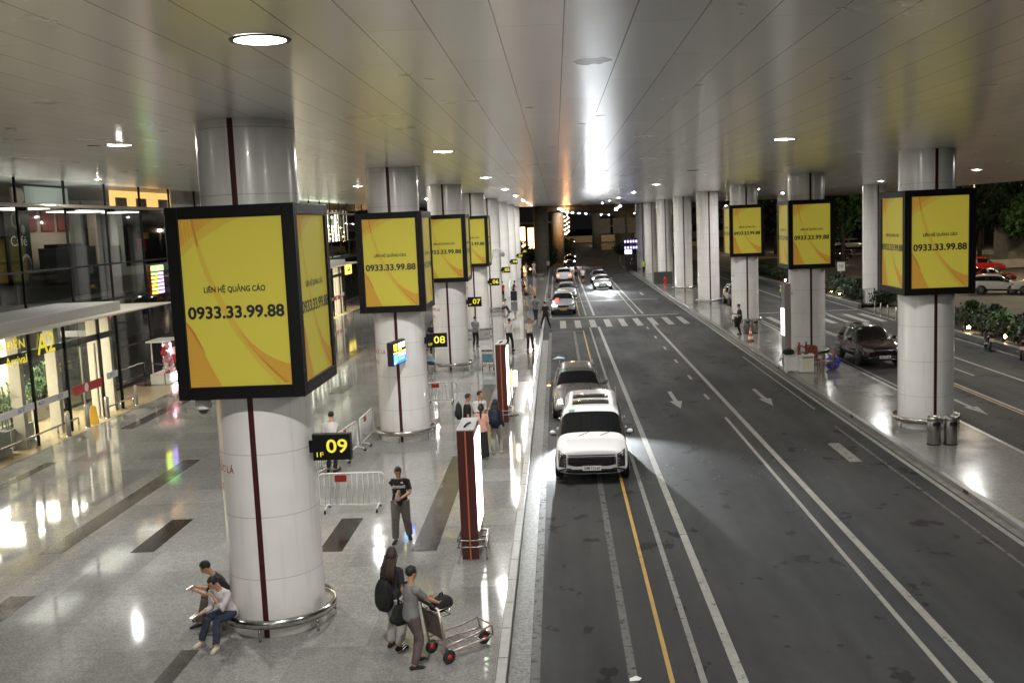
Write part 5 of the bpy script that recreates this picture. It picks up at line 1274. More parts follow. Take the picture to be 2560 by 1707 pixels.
car('silver hatchback directly behind the silver taxi', .80, 91.2, 0, 'hatch', silver, GK, plate='29A-552.10', lamps=(2, 0), detail=1)
wc = car('white car with lit red tail lamps and open left door', .78, 117.0, R(180), 'suv', white, GK, tails=True, detail=1)
b = MB(); b.M = Matrix.Translation((.93, -.4, 0)) @ Matrix.Rotation(R(60), 4, 'Z'); b.box((0, .48, .70), (.07, .96, .68)); o = b.build('open_door', cream, wc, bevel=.02)
b = MB(); b.M = Matrix.Translation((.93, -.4, 0)) @ Matrix.Rotation(R(60), 4, 'Z'); b.tube([(0, .02, 1.02), (0, .3, 1.5), (0, .94, 1.45), (0, .94, 1.02)], .03, 6); b.build('window_frame', cream, o)
car('black car with one headlight on, far along the kerb behind the white car', 2.0, 156.5, 0, 'suv', black, GK, lamps=(2, 1), detail=1, spot=((1, 900),))
car('dark saloon far along the kerb, second from the end of the queue', 2.6, 181, 0, 'sedan', grey, GK, lamps=(0, 2), detail=0)
car('dark saloon at the far end of the kerb queue', 2.9, 206, 0, 'sedan', black, GK, lamps=(0, 0), detail=0)
GM = 'cars driving up the middle lane'
car('silver saloon driving towards the crosswalk with headlights on', 4.5, 102.6, 0, 'sedan', silver, GM, lamps=(3, 3), plate='30F-901.22', detail=1, name='car', spot=((-1, 700), (1, 1400)))
car('grey saloon with headlights on close behind the silver saloon', 4.6, 112.2, 0, 'sedan', grey, GM, lamps=(3, 2), detail=1, name='car', spot=((-1, 400), (1, 200)))
car('small car far off with a pair of orange headlights', 4.7, 300, 0, 'sedan', grey, None, lamps=(2, 2), detail=0, name='car')
car('dark maroon car parked on the far carriageway by the nearest island column', 14.32, 47.3, R(2), 'suv', maroon, None, plate='30E-757.86', rails=True, fogs=True)
car('black car half hidden behind the island column with the cone', 14.0, 79.0, 0, 'suv', black, None, detail=1)
GP = 'cars in the car park'
car('bright red car standing side on in the car park', 42.5, 103.6, R(90), 'suv', redp, GP, detail=1)
car('dark red car in the car park just in front of the bright red car', 37.6, 90.0, R(95), 'sedan', dkred, GP, detail=1)
car('white car in the car park above the hedge, left of the two white ones', 34.2, 80.0, R(62), 'hatch', cream, GP, detail=1)
car('white car in the car park above the hedge, right of the two white ones', 37.0, 78.2, R(60), 'sedan', cream, GP, detail=1)
car('silver car at the right edge behind the white cars', 45.8, 92.5, R(70), 'sedan', silver, GP, detail=1)
car('red car behind the white cars at the right edge', 39.8, 77.0, R(60), 'sedan', redp, GP, detail=1)
car('white van standing far off between two advertising boxes', 50.5, 176, R(92), 'mpv', cream, GP, detail=1, name='van', cat='van')
car('dark car in front of the distant white van', 44.0, 158, R(80), 'sedan', black, GP, detail=1)
car('black car just left of the column across the crossing', 48.0, 152, R(20), 'suv', black, GP, detail=1)
for k, (x, y) in enumerate(((52, 150), (56, 160), (38, 140))): car(['dark car under the distant lamp post', 'grey car beside the distant gatehouse', 'dark car seen left of the second advertising box'][k], x, y, R(85 + 10 * k), 'sedan', (black, grey, black)[k], GP, detail=0)
def scooter(label, x, y, rz, pnt, lean=0., lit=False):
    t = thing('scooter', label, 'scooter', (x, y, RZ + .008), rz); t.rotation_euler.y = lean
    for yy in (-.62, .62):
        w = MB(); w.lathe([(.16, -.045), (.25, -.05), (.285, -.02), (.285, .02), (.25, .05), (.16, .045)], (0, yy, .285), 24, axis='X'); wo = w.build('wheel', 'rubber', t)
        w = MB(); w.lathe([(0, -.055), (.15, -.05), (.15, .05), (0, .055)], (0, yy, .285), 14, axis='X', cap=False); w.build('rim', 'brushed', wo)
    b = MB(); b.tube([(0, .78, .62), (0, .45, .60), (0, .12, .50), (0, -.12, .36), (0, -.32, .40), (0, -.42, .70), (0, -.40, .95)], [(.06, .06), (.15, .14), (.16, .16), (.15, .07), (.16, .06), (.17, .07), (.08, .07)], 14); b.build('scooter_body', pnt, t)
    b = MB(); b.ell((0, .32, .78), (.13, .42, .07), 14, 8); b.build('seat', 'blackmat', t)
    b = MB(); b.tube([(-.33, -.30, 1.02), (-.1, -.38, 1.0), (.1, -.38, 1.0), (.33, -.30, 1.02)], .02, 8); b.tube([(0, -.40, .95), (0, -.62, .3)], .035, 8); b.build('handlebar', 'black', t)
    for sx in (-1, 1):
        b = MB(); b.tube([(sx * .24, -.33, 1.02), (sx * .30, -.36, 1.2)], .008, 5); b.ell((sx * .32, -.36, 1.24), (.06, .015, .05), 10, 6); b.build('mirror', 'chrome', t)
    b = MB(); b.ell((0, -.50, .88), (.09, .05, .07), 10, 6); b.build('headlight', 'head2' if lit else 'lens', t)
    b = MB(); b.box((0, .88, .55), (.19, .015, .14)); b.build('licence_plate', 'plate', t)
    b = MB(); b.box((0, .84, .68), (.16, .05, .07)); b.build('tail_light', 'redlens', t)
    b = MB(); b.tube([(.16, .1, .25), (.17, .5, .30), (.18, .75, .36)], .045, 8); b.build('exhaust', 'brushed', t)
    return t
scooter('black scooter parked at the far kerb with its tail towards the viewer', 20.75, 49.6, R(165), black, R(-8))
scooter('black motorcycle at the right edge by the far kerb', 21.0, 46.4, R(150), black, R(-6))
scooter('scooter ridden by the person in the reflective vest behind the island column', 16.75, 75.6, R(-8), grey, 0, True)
# ------------------------------------------------------------------ people
def ik(a, tgt, l1, l2, hint):
    a, tgt = V(a), V(tgt); d = tgt - a; ln = d.length
    if ln > (l1 + l2) * .995: tgt = a + d * ((l1 + l2) * .995 / ln); d = tgt - a; ln = d.length
    c = (l1 * l1 + ln * ln - l2 * l2) / (2 * ln); hgt = math.sqrt(max(l1 * l1 - c * c, 0))
    u = d / ln; h = V(hint) - u * V(hint).dot(u)
    if h.length < 1e-4: h = u.orthogonal()
    return a + u * c + h.normalized() * hgt, tgt
HB = (0, .35, -1)
def person(label, x, y, th, top, bottom, shoes='shoe_black', h=1.7, sleeve=1, pel=None, lean=3., twist=0., fR=(-.11, .02), fL=(.11, -.02), hR=(-.27, -.06, .80), hL=(.27, -.06, .80), pitch=8., yaw=0., hair='short', near=2, female=False, tuck=False, skirt=0., toe=0., eR=HB, eL=HB, kn=(0, -1, .15), group='people at the terminal', belly=0., z=0., hairmat='hair', lw=1., bare=False, curl=.5, kR=None, kL=None):
    k = h / 1.72; t = thing('person', label, 'person', (x, y, z), R(th), group); t.scale = (k, k, k)
    vox = (.011, .017, .03)[near]; nseg = (16, 12, 10)[near]
    pel = V(pel or (0, 0, .94))
    ln = R(lean); up = V((0, -math.sin(ln), math.cos(ln))); fw = V((0, -math.cos(ln), -math.sin(ln))); tw = R(twist); rt = V((math.cos(tw), math.sin(tw), 0))
    chest = pel + up * .30; neck = pel + up * .515; sw = .165 if female else .185
    hd_up = (Matrix.Rotation(R(yaw) + tw, 4, 'Z') @ Matrix.Rotation(R(pitch) + ln * .55, 4, 'X'))
    hc = neck + up * .075 + (hd_up @ V((0, -.015, .125)))
    sh = {s: pel + up * .455 + rt * (s * sw) for s in (-1, 1)}; hip = {s: pel + V((s * .09, 0, -.03)) for s in (-1, 1)}
    feet = {-1: V((fR[0], fR[1], fR[2] if len(fR) > 2 else .085)), 1: V((fL[0], fL[1], fL[2] if len(fL) > 2 else .085))}
    hands = {-1: V(hR), 1: V(hL)}; hint = {-1: V(eR), 1: V(eL)}
    hint = {s: V((s * abs(hint[s].x) if hint[s].x == .35 or hint[s].x == 0 else hint[s].x, hint[s].y, hint[s].z)) for s in (-1, 1)}
    arm = {s: ik(sh[s], hands[s], .285, .255, hint[s]) for s in (-1, 1)}
    leg = {s: ik(hip[s], feet[s], .43, .43, (kR if s < 0 and kR else kL if s > 0 and kL else kn)) for s in (-1, 1)}
    def torso(b, g, lo, hi, flare=0.):
        prof = [(-.10, .135, .10), (-.04, .160, .118), (.04, .158, .115), (.14, .138, .102), (.24, .148, .108), (.34, .168, .116), (.42, .168, .105), (.475, .130, .080), (.515, .068, .062), (.56, .058, .058)]
        if female: prof = [(a, r1 * (.98 if a < .1 else .90), r2 * (1.0 if a < .1 else (.98 if .2 < a < .4 else .92))) for a, r1, r2 in prof]
        rings = []
        for a, r1, r2 in prof:
            if a < lo - .001 or a > hi + .001: continue
            e = flare if a < .2 else 0
            c = pel + up * a - fw * (-belly * max(0, 1 - abs(a - .12) / .2))
            f_ = min(1, max(0, (a - .1) / .3)); r_ = V((1, 0, 0)).lerp(rt, f_)
            n = nseg + 4
            rings.append([c + r_ * (r1 + g + e) * math.cos(2 * math.pi * j / n) + fw * (r2 + g + e + belly * max(0, 1 - abs(a - .12) / .2)) * math.sin(2 * math.pi * j / n) for j in range(n)])
        b.loft(rings)
    # ---- body
    b = MB(); torso(b, -.006, -.10, .56)
    b.tube([neck - up * .03, neck + up * .05, hc + (hd_up @ V((0, .02, -.05)))], [.06, .053, .052], nseg)
    hr = []
    for zz, rx, ryf, ryb in [(-.125, .026, .035, .0), (-.112, .046, .066, .03), (-.085, .058, .080, .055), (-.04, .068, .086, .080), (.0, .073, .088, .092), (.04, .075, .088, .098), (.075, .068, .074, .088), (.10, .048, .05, .062), (.113, .02, .02, .03)]:
        hr.append([hc + hd_up @ V((rx * math.cos(a), (-ryf if math.sin(a) > 0 else ryb) * abs(math.sin(a)), zz)) for a in [2 * math.pi * j / 16 for j in range(16)]])
    b.loft(hr)
    if near < 2:
        b.tube([hc + hd_up @ V((0, -.084, .015)), hc + hd_up @ V((0, -.104, -.03)), hc + hd_up @ V((0, -.09, -.042))], [.008, .015, .012], 8)
        for s in (-1, 1): b.ell(hc + hd_up @ V((s * .075, .005, -.01)), (.012, .022, .034), 8, 6, rot=hd_up)
        b.ell(hc + hd_up @ V((0, -.083, -.068)), (.026, .010, .010), 8, 6, rot=hd_up)
    fing = MB()
    for s in (-1, 1):
        el, wr = arm[s]
        b.tube([sh[s] - rt * s * .05, sh[s], sh[s].lerp(el, .5), el], [.055, .052, .044, .038], nseg)
        b.tube([el, el.lerp(wr, .3), wr], [.039, .038, .026], nseg)
        d = (wr - el).normalized(); pn = V((-s * .8, -.3, -.2)); pn = (pn - d * pn.dot(d)).normalized(); sd = d.cross(pn).normalized()
        q = Matrix((sd, pn, d)).transposed().to_4x4()
        b.ell(wr + d * .045, (.042, .018, .055), 10, 7, rot=q)
        if near < 2:
            for i, (o_, l_) in enumerate(((-.030, .92), (-.010, 1.0), (.010, .95), (.030, .75))):
                p = wr + d * .085 + sd * o_; pts = [p - d * .02, p]; ang = .25 * curl
                for sg in (.042, .028, .022):
                    ang += .55 * curl; pts.append(pts[-1] + (d * math.cos(ang) + pn * math.sin(ang)) * sg * l_)
                fing.tube(pts, [.0095, .0095, .009, .008, .006], 6)
            fwd_side = -1 if (sd * -1).dot(V((0, -1, .3))) > 0 else 1
            p = wr + d * .025 + sd * fwd_side * .03; dd = (d * .75 + sd * fwd_side * .6 + pn * .35).normalized()
            fing.tube([p, p + dd * .035, p + dd * .06 + pn * .012 * curl], [.012, .011, .008], 6)
        kne, an = leg[s]
        b.tube([hip[s], hip[s].lerp(kne, .5), kne], [.082 * lw, .072 * lw, .052], nseg)
        b.tube([kne, kne.lerp(an, .32), an], [.053, .052, .036], nseg)
        tdir = V((s * (.22 + toe), -1, 0)).normalized()
        b.tube([an + V((0, .0, -.02)) - tdir * .04, an + tdir * .09 + V((0, 0, -.045)), an + tdir * .16 + V((0, 0, -.055))], [(.032, .036), (.036, .026), (.030, .018)], nseg)
    bo = b.build('body', 'skin', t); bake_later(bo, vox, 2)
    if fing.v: _bake[-1] = (bo, fing)
    # ---- top
    b = MB(); torso(b, .012, .04 if tuck else -.10, .515, 0.0 if tuck else .008)
    b.tube([sh[-1], sh[1]], [.062, .062], nseg)
    for s in (-1, 1):
        el, wr = arm[s]
        if sleeve == 1: b.tube([sh[s] - rt * s * .04, sh[s], sh[s].lerp(el, .5), sh[s].lerp(el, .78)], [.066, .066, .062, .062], nseg)
        elif sleeve == 2: b.tube([sh[s] - rt * s * .04, sh[s], sh[s].lerp(el, .5), el, el.lerp(wr, .4), el.lerp(wr, .93)], [.066, .064, .056, .053, .048, .040], nseg)
        elif sleeve == 3: b.tube([sh[s] - rt * s * .04, sh[s], sh[s].lerp(el, .5), el, el.lerp(wr, .45)], [.066, .064, .056, .053, .050], nseg)
    o = b.build('shirt', top, t); bake_later(o, vox, 3)
    # ---- bottom
    if skirt:
        b = MB(); n = nseg + 6; rings = []
        for a, r1, r2 in ((.06, .150, .112), (-.05, .175, .135), (-.30, .185, .155), (-skirt, .215, .20), (-skirt - .005, .17, .16)):
            c = pel + V((0, 0, a)) + V((0, (feet[1].y + feet[-1].y) / 2 * max(0, -a), 0)); rings.append([c + V((r1 * math.cos(2 * math.pi * j / n) * (1 + .04 * math.cos(7 * 2 * math.pi * j / n) * (a < -.2)), r2 * math.sin(2 * math.pi * j / n), 0)) for j in range(n)])
        b.loft(rings); o = b.build('skirt', bottom, t); bake_later(o, vox, 2)
    else:
        b = MB(); torso(b, .010, -.10, .04 if not tuck else .14)
        b.ell(pel + V((0, 0, -.06)), (.16, .115, .09), 14, 8)
        for s in (-1, 1):
            kne, an = leg[s]; w = lw
            b.tube([hip[s] + V((0, 0, .03)), hip[s].lerp(kne, .4), kne], [.098 * w, .088 * w, .070 * w], nseg)
            if bare: b.tube([kne, kne.lerp(an, .12)], [.071, .068], nseg)
            else: b.tube([kne, kne.lerp(an, .5), kne.lerp(an, .93)], [.070 * w, .066 * w, .060 * w], nseg)
        o = b.build('trousers', bottom, t); bake_later(o, vox, 3)
    for s in (-1, 1):
        kne, an = leg[s]; tdir = V((s * (.22 + toe), -1, 0)).normalized()
        b = MB(); b.tube([an - tdir * .075 + V((0, 0, -.045)), an - tdir * .03 + V((0, 0, -.03)), an + tdir * .06 + V((0, 0, -.042)), an + tdir * .14 + V((0, 0, -.055)), an + tdir * .185 + V((0, 0, -.062))], [(.03, .035), (.040, .048), (.046, .040), (.044, .028), (.026, .016)], nseg); so = b.build('shoe', shoes, t)
        if near == 0:
            b = MB(); b.tube([an - tdir * .08 + V((0, 0, -.078)), an + tdir * .06 + V((0, 0, -.078)), an + tdir * .19 + V((0, 0, -.078))], [(.036, .010), (.047, .011), (.034, .010)], 12); b.build('sole', 'shoe_sole', so)
    # ---- hair
    b = MB(); n = 20; m = 12; vs = []; fs = []
    for i in range(m + 1):
        a = math.pi * i / m
        for j in range(n):
            q = 2 * math.pi * j / n; vs.append(V((.085 * math.sin(a) * math.cos(q), .012 + .104 * math.sin(a) * math.sin(q), .028 + .100 * math.cos(a))))
    def keep(c):
        if c.z < (-.06 if c.y > .02 else .0): return False
        return not (c.y < -.045 and c.z < .072) and not (c.y < .0 and c.z < .01)
    for i in range(m):
        for j in range(n):
            f_ = (i * n + j, i * n + (j + 1) % n, (i + 1) * n + (j + 1) % n, (i + 1) * n + j)
            if keep(sum((vs[q] for q in f_), V()) / 4): fs.append(f_)
    b.add([hc + hd_up @ v for v in vs], fs, 0, True)
    if hair in ('long', 'pony', 'bun'):
        bk = -fw
        b.ell(hc + hd_up @ V((0, .035, -.02)), (.088, .080, .10), 14, 10, rot=hd_up)
        if hair == 'long':
            for s in range(7):
                o_ = (s - 3) * .028; p0 = hc + hd_up @ V((o_, .075 - abs(o_) * .5, -.02)); p1 = neck + bk * (.105 - abs(o_) * .3) + rt * o_ * 1.25 + up * .02; p2 = pel + up * (.24 + .03 * (s % 2)) + bk * (.150 - abs(o_) * .2) + rt * o_ * 1.5
                b.tube([p0, p1, p1.lerp(p2, .5) + bk * .012, p2], [.035, .034, .036, .014], 8)
        if hair == 'pony':
            p0 = hc + hd_up @ V((0, .11, .01)); b.tube([p0, p0 + bk * .05 - up * .08, neck + bk * .12 - up * .08, neck + bk * .12 - up * .16], [.022, .034, .03, .010], 8)
    o = b.build('hair', hairmat, t); so = o.modifiers.new('thick', 'SOLIDIFY'); so.thickness = .014; so.offset = 1
    if near == 0:
        for s in (-1, 1):
            b = MB(); b.ell(hc + hd_up @ V((s * .030, -.0835, .012)), (.013, .006, .006), 8, 6, rot=hd_up); b.build('eye', 'eye', t)
            b = MB(); b.ell(hc + hd_up @ V((s * .031, -.085, .034)), (.020, .005, .004), 8, 6, rot=hd_up); b.build('eyebrow', 'hair', t)
        b = MB(); b.ell(hc + hd_up @ V((0, -.0885, -.068)), (.022, .007, .007), 8, 6, rot=hd_up); b.build('mouth', 'lip', t)
    t.update_tag()
    W_ = lambda p: Matrix.Translation((x, y, z)) @ Matrix.Rotation(R(th), 4, 'Z') @ Matrix.Scale(k, 4) @ V(p)
    return t, W_, dict(arm=arm, hc=hc, pel=pel, neck=neck, up=up)
def phone(label, loc, rot, lit=True):
    t = thing('phone', label, 'phone', loc); t.rotation_euler = [R(a) for a in rot]
    b = MB(); b.box((0, 0, 0), (.075, .155, .010)); b.build('phone_case', 'black', t, bevel=.004)
    b = MB(); b.box((0, 0, .0058), (.068, .146, .002)); b.build('phone_screen', em('phone_glow', (1, .95, .92), 1.0 if lit else .12), t)
C_ = cloth
C_('shoe_black', (.012, .012, .013)); C_('shoe_white', (.55, .50, .40)); C_('shoe_sole', (.30, .28, .24)); C_('black_cloth', (.012, .012, .013)); C_('dark_cloth', (.022, .022, .024)); C_('white_cloth', (.62, .58, .58)); C_('grey_cloth', (.19, .19, .185)); C_('jeans', (.03, .04, .07)); C_('navy', (.014, .018, .032))
C_('grey_brown', (.13, .115, .10)); C_('track_brown', (.12, .085, .085)); C_('beige_cloth', (.36, .34, .30)); C_('pink_cloth', (.62, .33, .27)); C_('cream_cloth', (.60, .56, .46)); C_('lblue', (.33, .42, .50)); C_('red_cloth', (.42, .03, .03)); C_('orange_cloth', (.45, .16, .10)); C_('vest_green', (.35, .60, .05)); C_('khaki', (.10, .085, .06)); C_('steelgrey', (.20, .22, .235))
G1 = 'people near the left columns'
# the man with the phone in the black T-shirt
t, W_, J = person('person in black T-shirt with white lettering looking down at a phone', -3.70, 21.85, 4, 'black_cloth', 'grey_brown', 'shoe_black', 1.70, 1, fR=(-.13, -.17), fL=(.17, .12), hR=(-.06, -.31, 1.06), hL=(.07, -.32, 1.08), eR=(.9, .1, -.5), eL=(.9, .1, -.5), pitch=30, near=0, curl=.9, lw=1.3)
lettering('algonueɑ', .12, 'white', (0, -.165, 1.30), (R(86), 0, 0), t, bold=.02, width=.30, name='shirt_print'); lettering('oiso', .06, 'white', (-.02, -.160, 1.13), (R(86), 0, 0), t, bold=.02, width=.12, name='shirt_print')
b = MB(); b.box((.08, -.160, 1.385), (.05, .004, .035)); b.build('shirt_badge', 'white', t)
phone('phone held by the person in the black T-shirt with lettering', W_((.0, -.40, 1.10)), (30, 0, 0), False)
# seated pair
t, W_, J = person('person in white shirt and jeans sitting on the column rail with hand at mouth', -5.98, 16.68, -22, 'white_cloth', 'jeans', 'shoe_white', 1.70, 3, pel=(0, .06, .46), lean=24, fR=(-.20, -.46), fL=(.20, -.54), hR=(-.22, -.46, .56), hL=(.03, -.33, .86), eR=(.5, .3, -1), eL=(.5, -.2, -1), pitch=20, yaw=-12, near=0, curl=1.1)
phone('phone lying lit in the hand of the seated person in the white shirt', W_((-.24, -.56, .56)), (8, 0, -20))
t, W_, J = person('person in dark T-shirt sitting on the column rail bent over a phone', -6.28, 17.42, -72, 'dark_cloth', 'khaki', 'shoe_black', 1.70, 1, pel=(0, .10, .46), lean=30, fR=(-.14, -.40), fL=(.14, -.44), hR=(-.05, -.47, .70), hL=(.07, -.47, .68), eR=(.6, .3, -1), eL=(.6, .3, -1), pitch=16, near=0, curl=.9)
phone('phone with bright screen held by the seated person in the dark T-shirt', W_((.0, -.57, .72)), (25, 0, -72))
# pair with the trolley
t, W_, J = person('person with long brown hair in dark top and pale trousers beside the boy', -2.93, 16.02, 150, 'dark_cloth', 'beige_cloth', 'shoe_black', 1.70, 1, yaw=28, hair='long', hairmat='hairbrown', near=0, female=True, lw=1.28, hL=(.24, -.1, .82))
bag('backpack', 'large black backpack on the back of the person with long brown hair', 'backpack', W_((0, .215, .76)), (.34, .20, .52), 'bag_black', R(150))
t, W_, J = person('young person in grey T-shirt and brown track trousers pushing the trolley', -2.52, 15.32, 128, 'grey_cloth', 'track_brown', 'shoe_black', 1.62, 1, fR=(-.12, .06), fL=(.12, -.14), hR=(-.16, -.46, 1.06), hL=(.20, -.46, 1.06), pitch=2, near=0, curl=1.2, lw=1.1)
b = MB()
for q in range(3): b.tube([(.15 + .0, .115 - .0, .30 + .05 * q), (.185, .03, .32 + .05 * q)], .008, 5)
b.build('leg_stripes', 'white', t)
bag('shoulder_bag', 'black shoulder bag at the side of the young person pushing the trolley', 'bag', W_((.24, .06, .70)), (.16, .34, .34), 'bag_black', R(128))
tt = thing('bag_strap', 'black strap of the shoulder bag across the grey T-shirt', 'strap', (0, 0, 0))
b = MB(); b.tube([W_((.24, .10, 1.02)), W_((.17, .145, 1.25)), W_((.10, .10, 1.47)), W_((.12, -.06, 1.46))], .018, 6); b.build('strap_band', 'bag_black', tt)
# behind the gate 09 sign
person('person in white shirt seen from behind above the gate 09 sign', -6.75, 28.4, 172, 'white_cloth', 'black_cloth', h=1.74, sleeve=2, lean=14, pitch=14, near=1, hR=(-.36, .04, .98), hL=(.25, -.2, .92), eR=(1, .2, 0), tuck=True)
# group of four
t, W_, J = person('person in black T-shirt with backpack in profile behind the nearest pylon', -2.95, 30.6, 100, 'black_cloth', 'black_cloth', h=1.76, near=1, yaw=-12)
bag('backpack', 'black backpack worn by the person in profile behind the nearest pylon', 'backpack', W_((0, .24, 1.0)), (.34, .22, .50), 'bag_black', R(100))
t, W_, J = person('person in white shirt with dark lanyard talking beside the nearest pylon', -2.62, 31.3, 28, 'white_cloth', 'dark_cloth', h=1.72, sleeve=3, near=1, hR=(-.1, -.32, 1.12), hL=(.16, -.30, 1.2), yaw=30, tuck=True)
b = MB(); b.tube([(-.06, -.09, 1.48), (-.05, -.145, 1.3), (0, -.15, 1.12), (.05, -.145, 1.3), (.06, -.09, 1.48)], .008, 5); b.box((0, -.155, 1.07), (.07, .008, .09)); b.build('lanyard', 'navy', t)
person('person with ponytail in pink top and long black skirt seen from behind', -2.42, 29.5, 176, 'pink_cloth', 'black_cloth', 'shoe_white', 1.62, 1, near=1, hair='pony', female=True, skirt=.86, belly=.01)
t, W_, J = person('person with long black hair in dark top and grey trousers seen from behind', -2.04, 30.1, 168, 'navy', 'beige_cloth', 'shoe_white', 1.64, 2, near=1, hair='long', female=True, lw=1.15, fR=(-.12, -.1), fL=(.12, .06))
bag('backpack', 'dark blue backpack on the person with long black hair', 'backpack', W_((0, .22, .98)), (.32, .18, .46), 'bag_blue', R(168))
# middle distance
person('person in black standing behind the gate 08 sign', -7.0, 55.0, 8, 'black_cloth', 'black_cloth', near=1, pitch=20, h=1.72)
person('person in light blue shirt and jeans sitting by the gate 07 column', -6.15, 47.7, -55, 'lblue', 'jeans', 'shoe_white', 1.68, 2, pel=(0, .05, .46), lean=26, fR=(-.14, -.46), fL=(.14, -.36), hR=(-.08, -.44, .72), hL=(.1, -.44, .70), pitch=22, near=1)
person('person in grey shirt walking away past the gate 06 column', -4.78, 56.9, 165, 'steelgrey', 'black_cloth', h=1.72, near=1, fR=(-.06, -.12), fL=(.08, .16), hL=(.1, -.30, 1.15))
person('person in white shirt and black trousers with arm raised to the head', -2.75, 54.7, 158, 'white_cloth', 'black_cloth', h=1.74, near=1, hR=(-.20, -.12, 1.66), eR=(1, -.3, .2), tuck=True, fR=(-.13, -.14), fL=(.14, .1), hL=(.27, .02, .84))
person('stout person in cream shirt facing the viewer with a hand behind the head', -1.62, 54.4, 12, 'cream_cloth', 'black_cloth', h=1.74, near=1, hL=(.17, .04, 1.64), eL=(1, -.1, .1), hR=(-.25, -.02, .84), tuck=True, belly=.05, fR=(-.13, 0), fL=(.17, .04), eR=(1, .3, -.3))
person('person in grey T-shirt and jeans walking away along the kerb', -1.60, 70.1, 182, 'steelgrey', 'jeans', h=1.76, near=1, fR=(-.06, -.1), fL=(.06, .12))
person('person in black striding off the kerb at the crosswalk', -.86, 65.8, 205, 'black_cloth', 'black_cloth', h=1.72, near=1, fR=(-.24, .16), fL=(.24, -.26), hR=(-.32, .1, .92), z=-.02)
G2 = 'distant people by the far columns'
person('person in red shirt and black trousers by the gate 05 column', -5.0, 90.4, 150, 'red_cloth', 'black_cloth', group=G2)
person('person in pale shirt and black trousers sitting at the foot of the gate 05 column', -4.35, 78.9, 55, 'white_cloth', 'black_cloth', pel=(0, .05, .30), lean=22, fR=(-.14, -.62), fL=(.16, -.50), hR=(-.14, -.3, .5), hL=(.16, -.34, .5), pitch=25, group=G2)
person('person in black beside a dark suitcase by the gate 04 column', -3.98, 90.8, 95, 'black_cloth', 'black_cloth', group=G2, hL=(.1, -.45, 1.15), lean=8)
t = thing('suitcase', 'upright dark blue suitcase beside the person in black', 'suitcase', (-3.92, 89.3, 0))
b = MB(); b.box((0, 0, .48), (.56, .32, .82)); b.build('suitcase_shell', 'bag_blue', t, bevel=.05)
b = MB(); b.tube([(-.14, .1, .88), (-.14, .1, 1.06), (.14, .1, 1.06), (.14, .1, .88)], .012, 6); b.build('handle', 'black', t)
for sx in (-.2, .2):
    b = MB(); b.lathe([(0, -.02), (.04, -.02), (.04, .02), (0, .02)], (sx, 0, .04), 10, axis='X', cap=False); b.build('wheel', 'rubber', t)
t, W_, J = person('person with dark hair in short black dress carrying a dark handbag', -3.0, 89.4, -70, 'black_cloth', 'black_cloth', 'shoe_white', 1.66, 1, hair='long', female=True, skirt=.40, group=G2, hL=(.26, -.1, .82), hR=(-.1, -.36, 1.1))
bag('handbag', 'dark handbag hanging from the hand of the person in the black dress', 'handbag', (-2.78, 89.2, .42), (.36, .2, .34), 'bag_black')
person('person in dark long clothes beside the gate 02 column', -4.2, 121.5, 120, 'black_cloth', 'black_cloth', group=G2, female=True, hair='long', skirt=.8)
person('person in yellow and beige clothes near the gate 02 column', -4.0, 130, 100, 'cream_cloth', 'cream_cloth', 'shoe_white', group=G2, hR=(-.1, -.5, 1.2))
person('person dressed in white standing among the far plants', -3.05, 133, 20, 'white_cloth', 'white_cloth', 'shoe_white', group=G2, fR=(-.2, -.1), fL=(.14, .1))
person('person in white shirt and black trousers at the foot of the far pier', -1.2, 138, 170, 'white_cloth', 'black_cloth', group=G2)
person('person in orange clothes standing on the road by the white car', 2.25, 120.5, 165, 'orange_cloth', 'dark_cloth', group=G2, z=RZ, female=True, hair='long')
person('person in pale shirt and dark shorts walking on the road between the cars', 2.85, 112.6, 175, 'white_cloth', 'black_cloth', group=G2, z=RZ, bare=True, fR=(-.06, -.12), fL=(.06, .14))
person('slim person in grey standing on the road near the island tip', 9.1, 146, 60, 'grey_cloth', 'grey_cloth', group=G2, z=RZ)
person('person in green reflective vest at the far end of the island', 10.6, 124.2, 150, 'vest_green', 'dark_cloth', group=G2)
person('person in dark clothes by the violet lit stall', 9.7, 131.8, 40, 'black_cloth', 'black_cloth', group=G2)
t, W_, J = person('person in black standing on the island looking at a phone in profile', 10.42, 58.3, -86, 'black_cloth', 'black_cloth', h=1.72, near=1, hR=(-.02, -.36, 1.22), hL=(.10, -.28, 1.05), pitch=14, group='people on the island')
phone('phone held by the person in black on the island', W_((.0, -.46, 1.30)), (35, 0, -86), False)
t = thing('jacket', 'dark jacket hanging from the arm of the person in black on the island', 'jacket', W_((.06, -.26, .62)))
b = MB(); b.ell((0, 0, .18), (.12, .18, .28), 12, 8); b.ell((0, .06, -.02), (.08, .12, .2), 10, 8); b.build('jacket_cloth', 'black_cloth', t)
person('rider in green reflective vest sitting on the scooter behind the island column', 16.75, 75.75, -8, 'vest_green', 'dark_cloth', z=RZ, pel=(0, .15, .86), lean=12, fR=(-.20, -.22, .40), fL=(.20, -.22, .40), hR=(-.28, -.42, 1.08), hL=(.28, -.42, 1.08), near=2, group='people on the road', h=1.7)
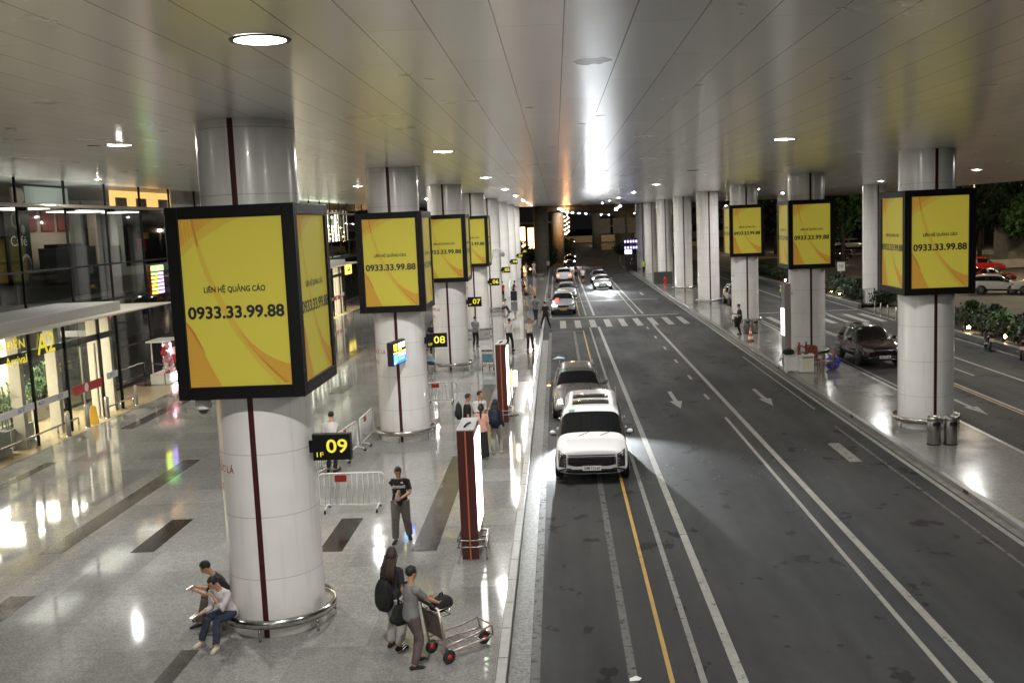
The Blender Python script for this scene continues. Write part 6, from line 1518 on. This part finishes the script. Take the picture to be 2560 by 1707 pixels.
# ---- finish baking: fingers are joined to the hands of the baked bodies
def finish():
    dg = bpy.context.evaluated_depsgraph_get(); dg.update()
    new = [(o, bpy.data.meshes.new_from_object(o.evaluated_get(dg)), post) for o, post in _bake]
    for o, me, post in new:
        mats = list(o.data.materials); o.modifiers.clear()
        if post:
            bm = bmesh.new(); bm.from_mesh(me)
            vv = [bm.verts.new(p) for p in post.v]
            for f_ in post.f: bm.faces.new([vv[i] for i in f_])
            bm.normal_update(); bm.to_mesh(me); bm.free()
        o.data = me
        me.materials.clear()
        for m in mats: me.materials.append(m)
        me.polygons.foreach_set('material_index', [0] * len(me.polygons))
        me.polygons.foreach_set('use_smooth', [True] * len(me.polygons)); me.update()
    _bake.clear()
finish()
# ------------------------------------------------------------------ world, camera, render settings
w = bpy.data.worlds.new('World'); S.world = w; w.use_nodes = True
nt = w.node_tree; nt.nodes.clear()
bg = nt.nodes.new('ShaderNodeBackground'); wo = nt.nodes.new('ShaderNodeOutputWorld'); bg.inputs[0].default_value = (.0035, .0035, .0035, 1); bg.inputs[1].default_value = 1.0
nt.links.new(bg.outputs[0], wo.inputs[0])
cam = bpy.data.cameras.new('Camera'); co = bpy.data.objects.new('Camera', cam); COL.objects.link(co)
cam.sensor_width = 36; cam.sensor_fit = 'HORIZONTAL'; cam.lens = 36 * 2520 / 2560; cam.clip_end = 2000; cam.clip_start = .1
r0 = V((.998205778, .042511198, -.042166604)); r1 = V((-.036823320, -.119464339, -.992155388)); r2 = V((-.047215120, .991927956, -.117684590))
co.matrix_world = Matrix(((r0.x, -r1.x, -r2.x, 0), (r0.y, -r1.y, -r2.y, 0), (r0.z, -r1.z, -r2.z, 7.0), (0, 0, 0, 1)))
S.camera = co
S.view_settings.view_transform = 'Standard'; S.view_settings.look = 'None'; S.view_settings.exposure = .7; S.view_settings.gamma = 1
cy = S.cycles
cy.use_denoising = True; cy.max_bounces = 7; cy.diffuse_bounces = 3; cy.glossy_bounces = 4; cy.transparent_max_bounces = 8; cy.sample_clamp_indirect = 4; cy.use_light_tree = True; cy.caustics_reflective = False; cy.caustics_refractive = False
try: cy.denoiser = 'OPENIMAGEDENOISE'
except Exception: pass
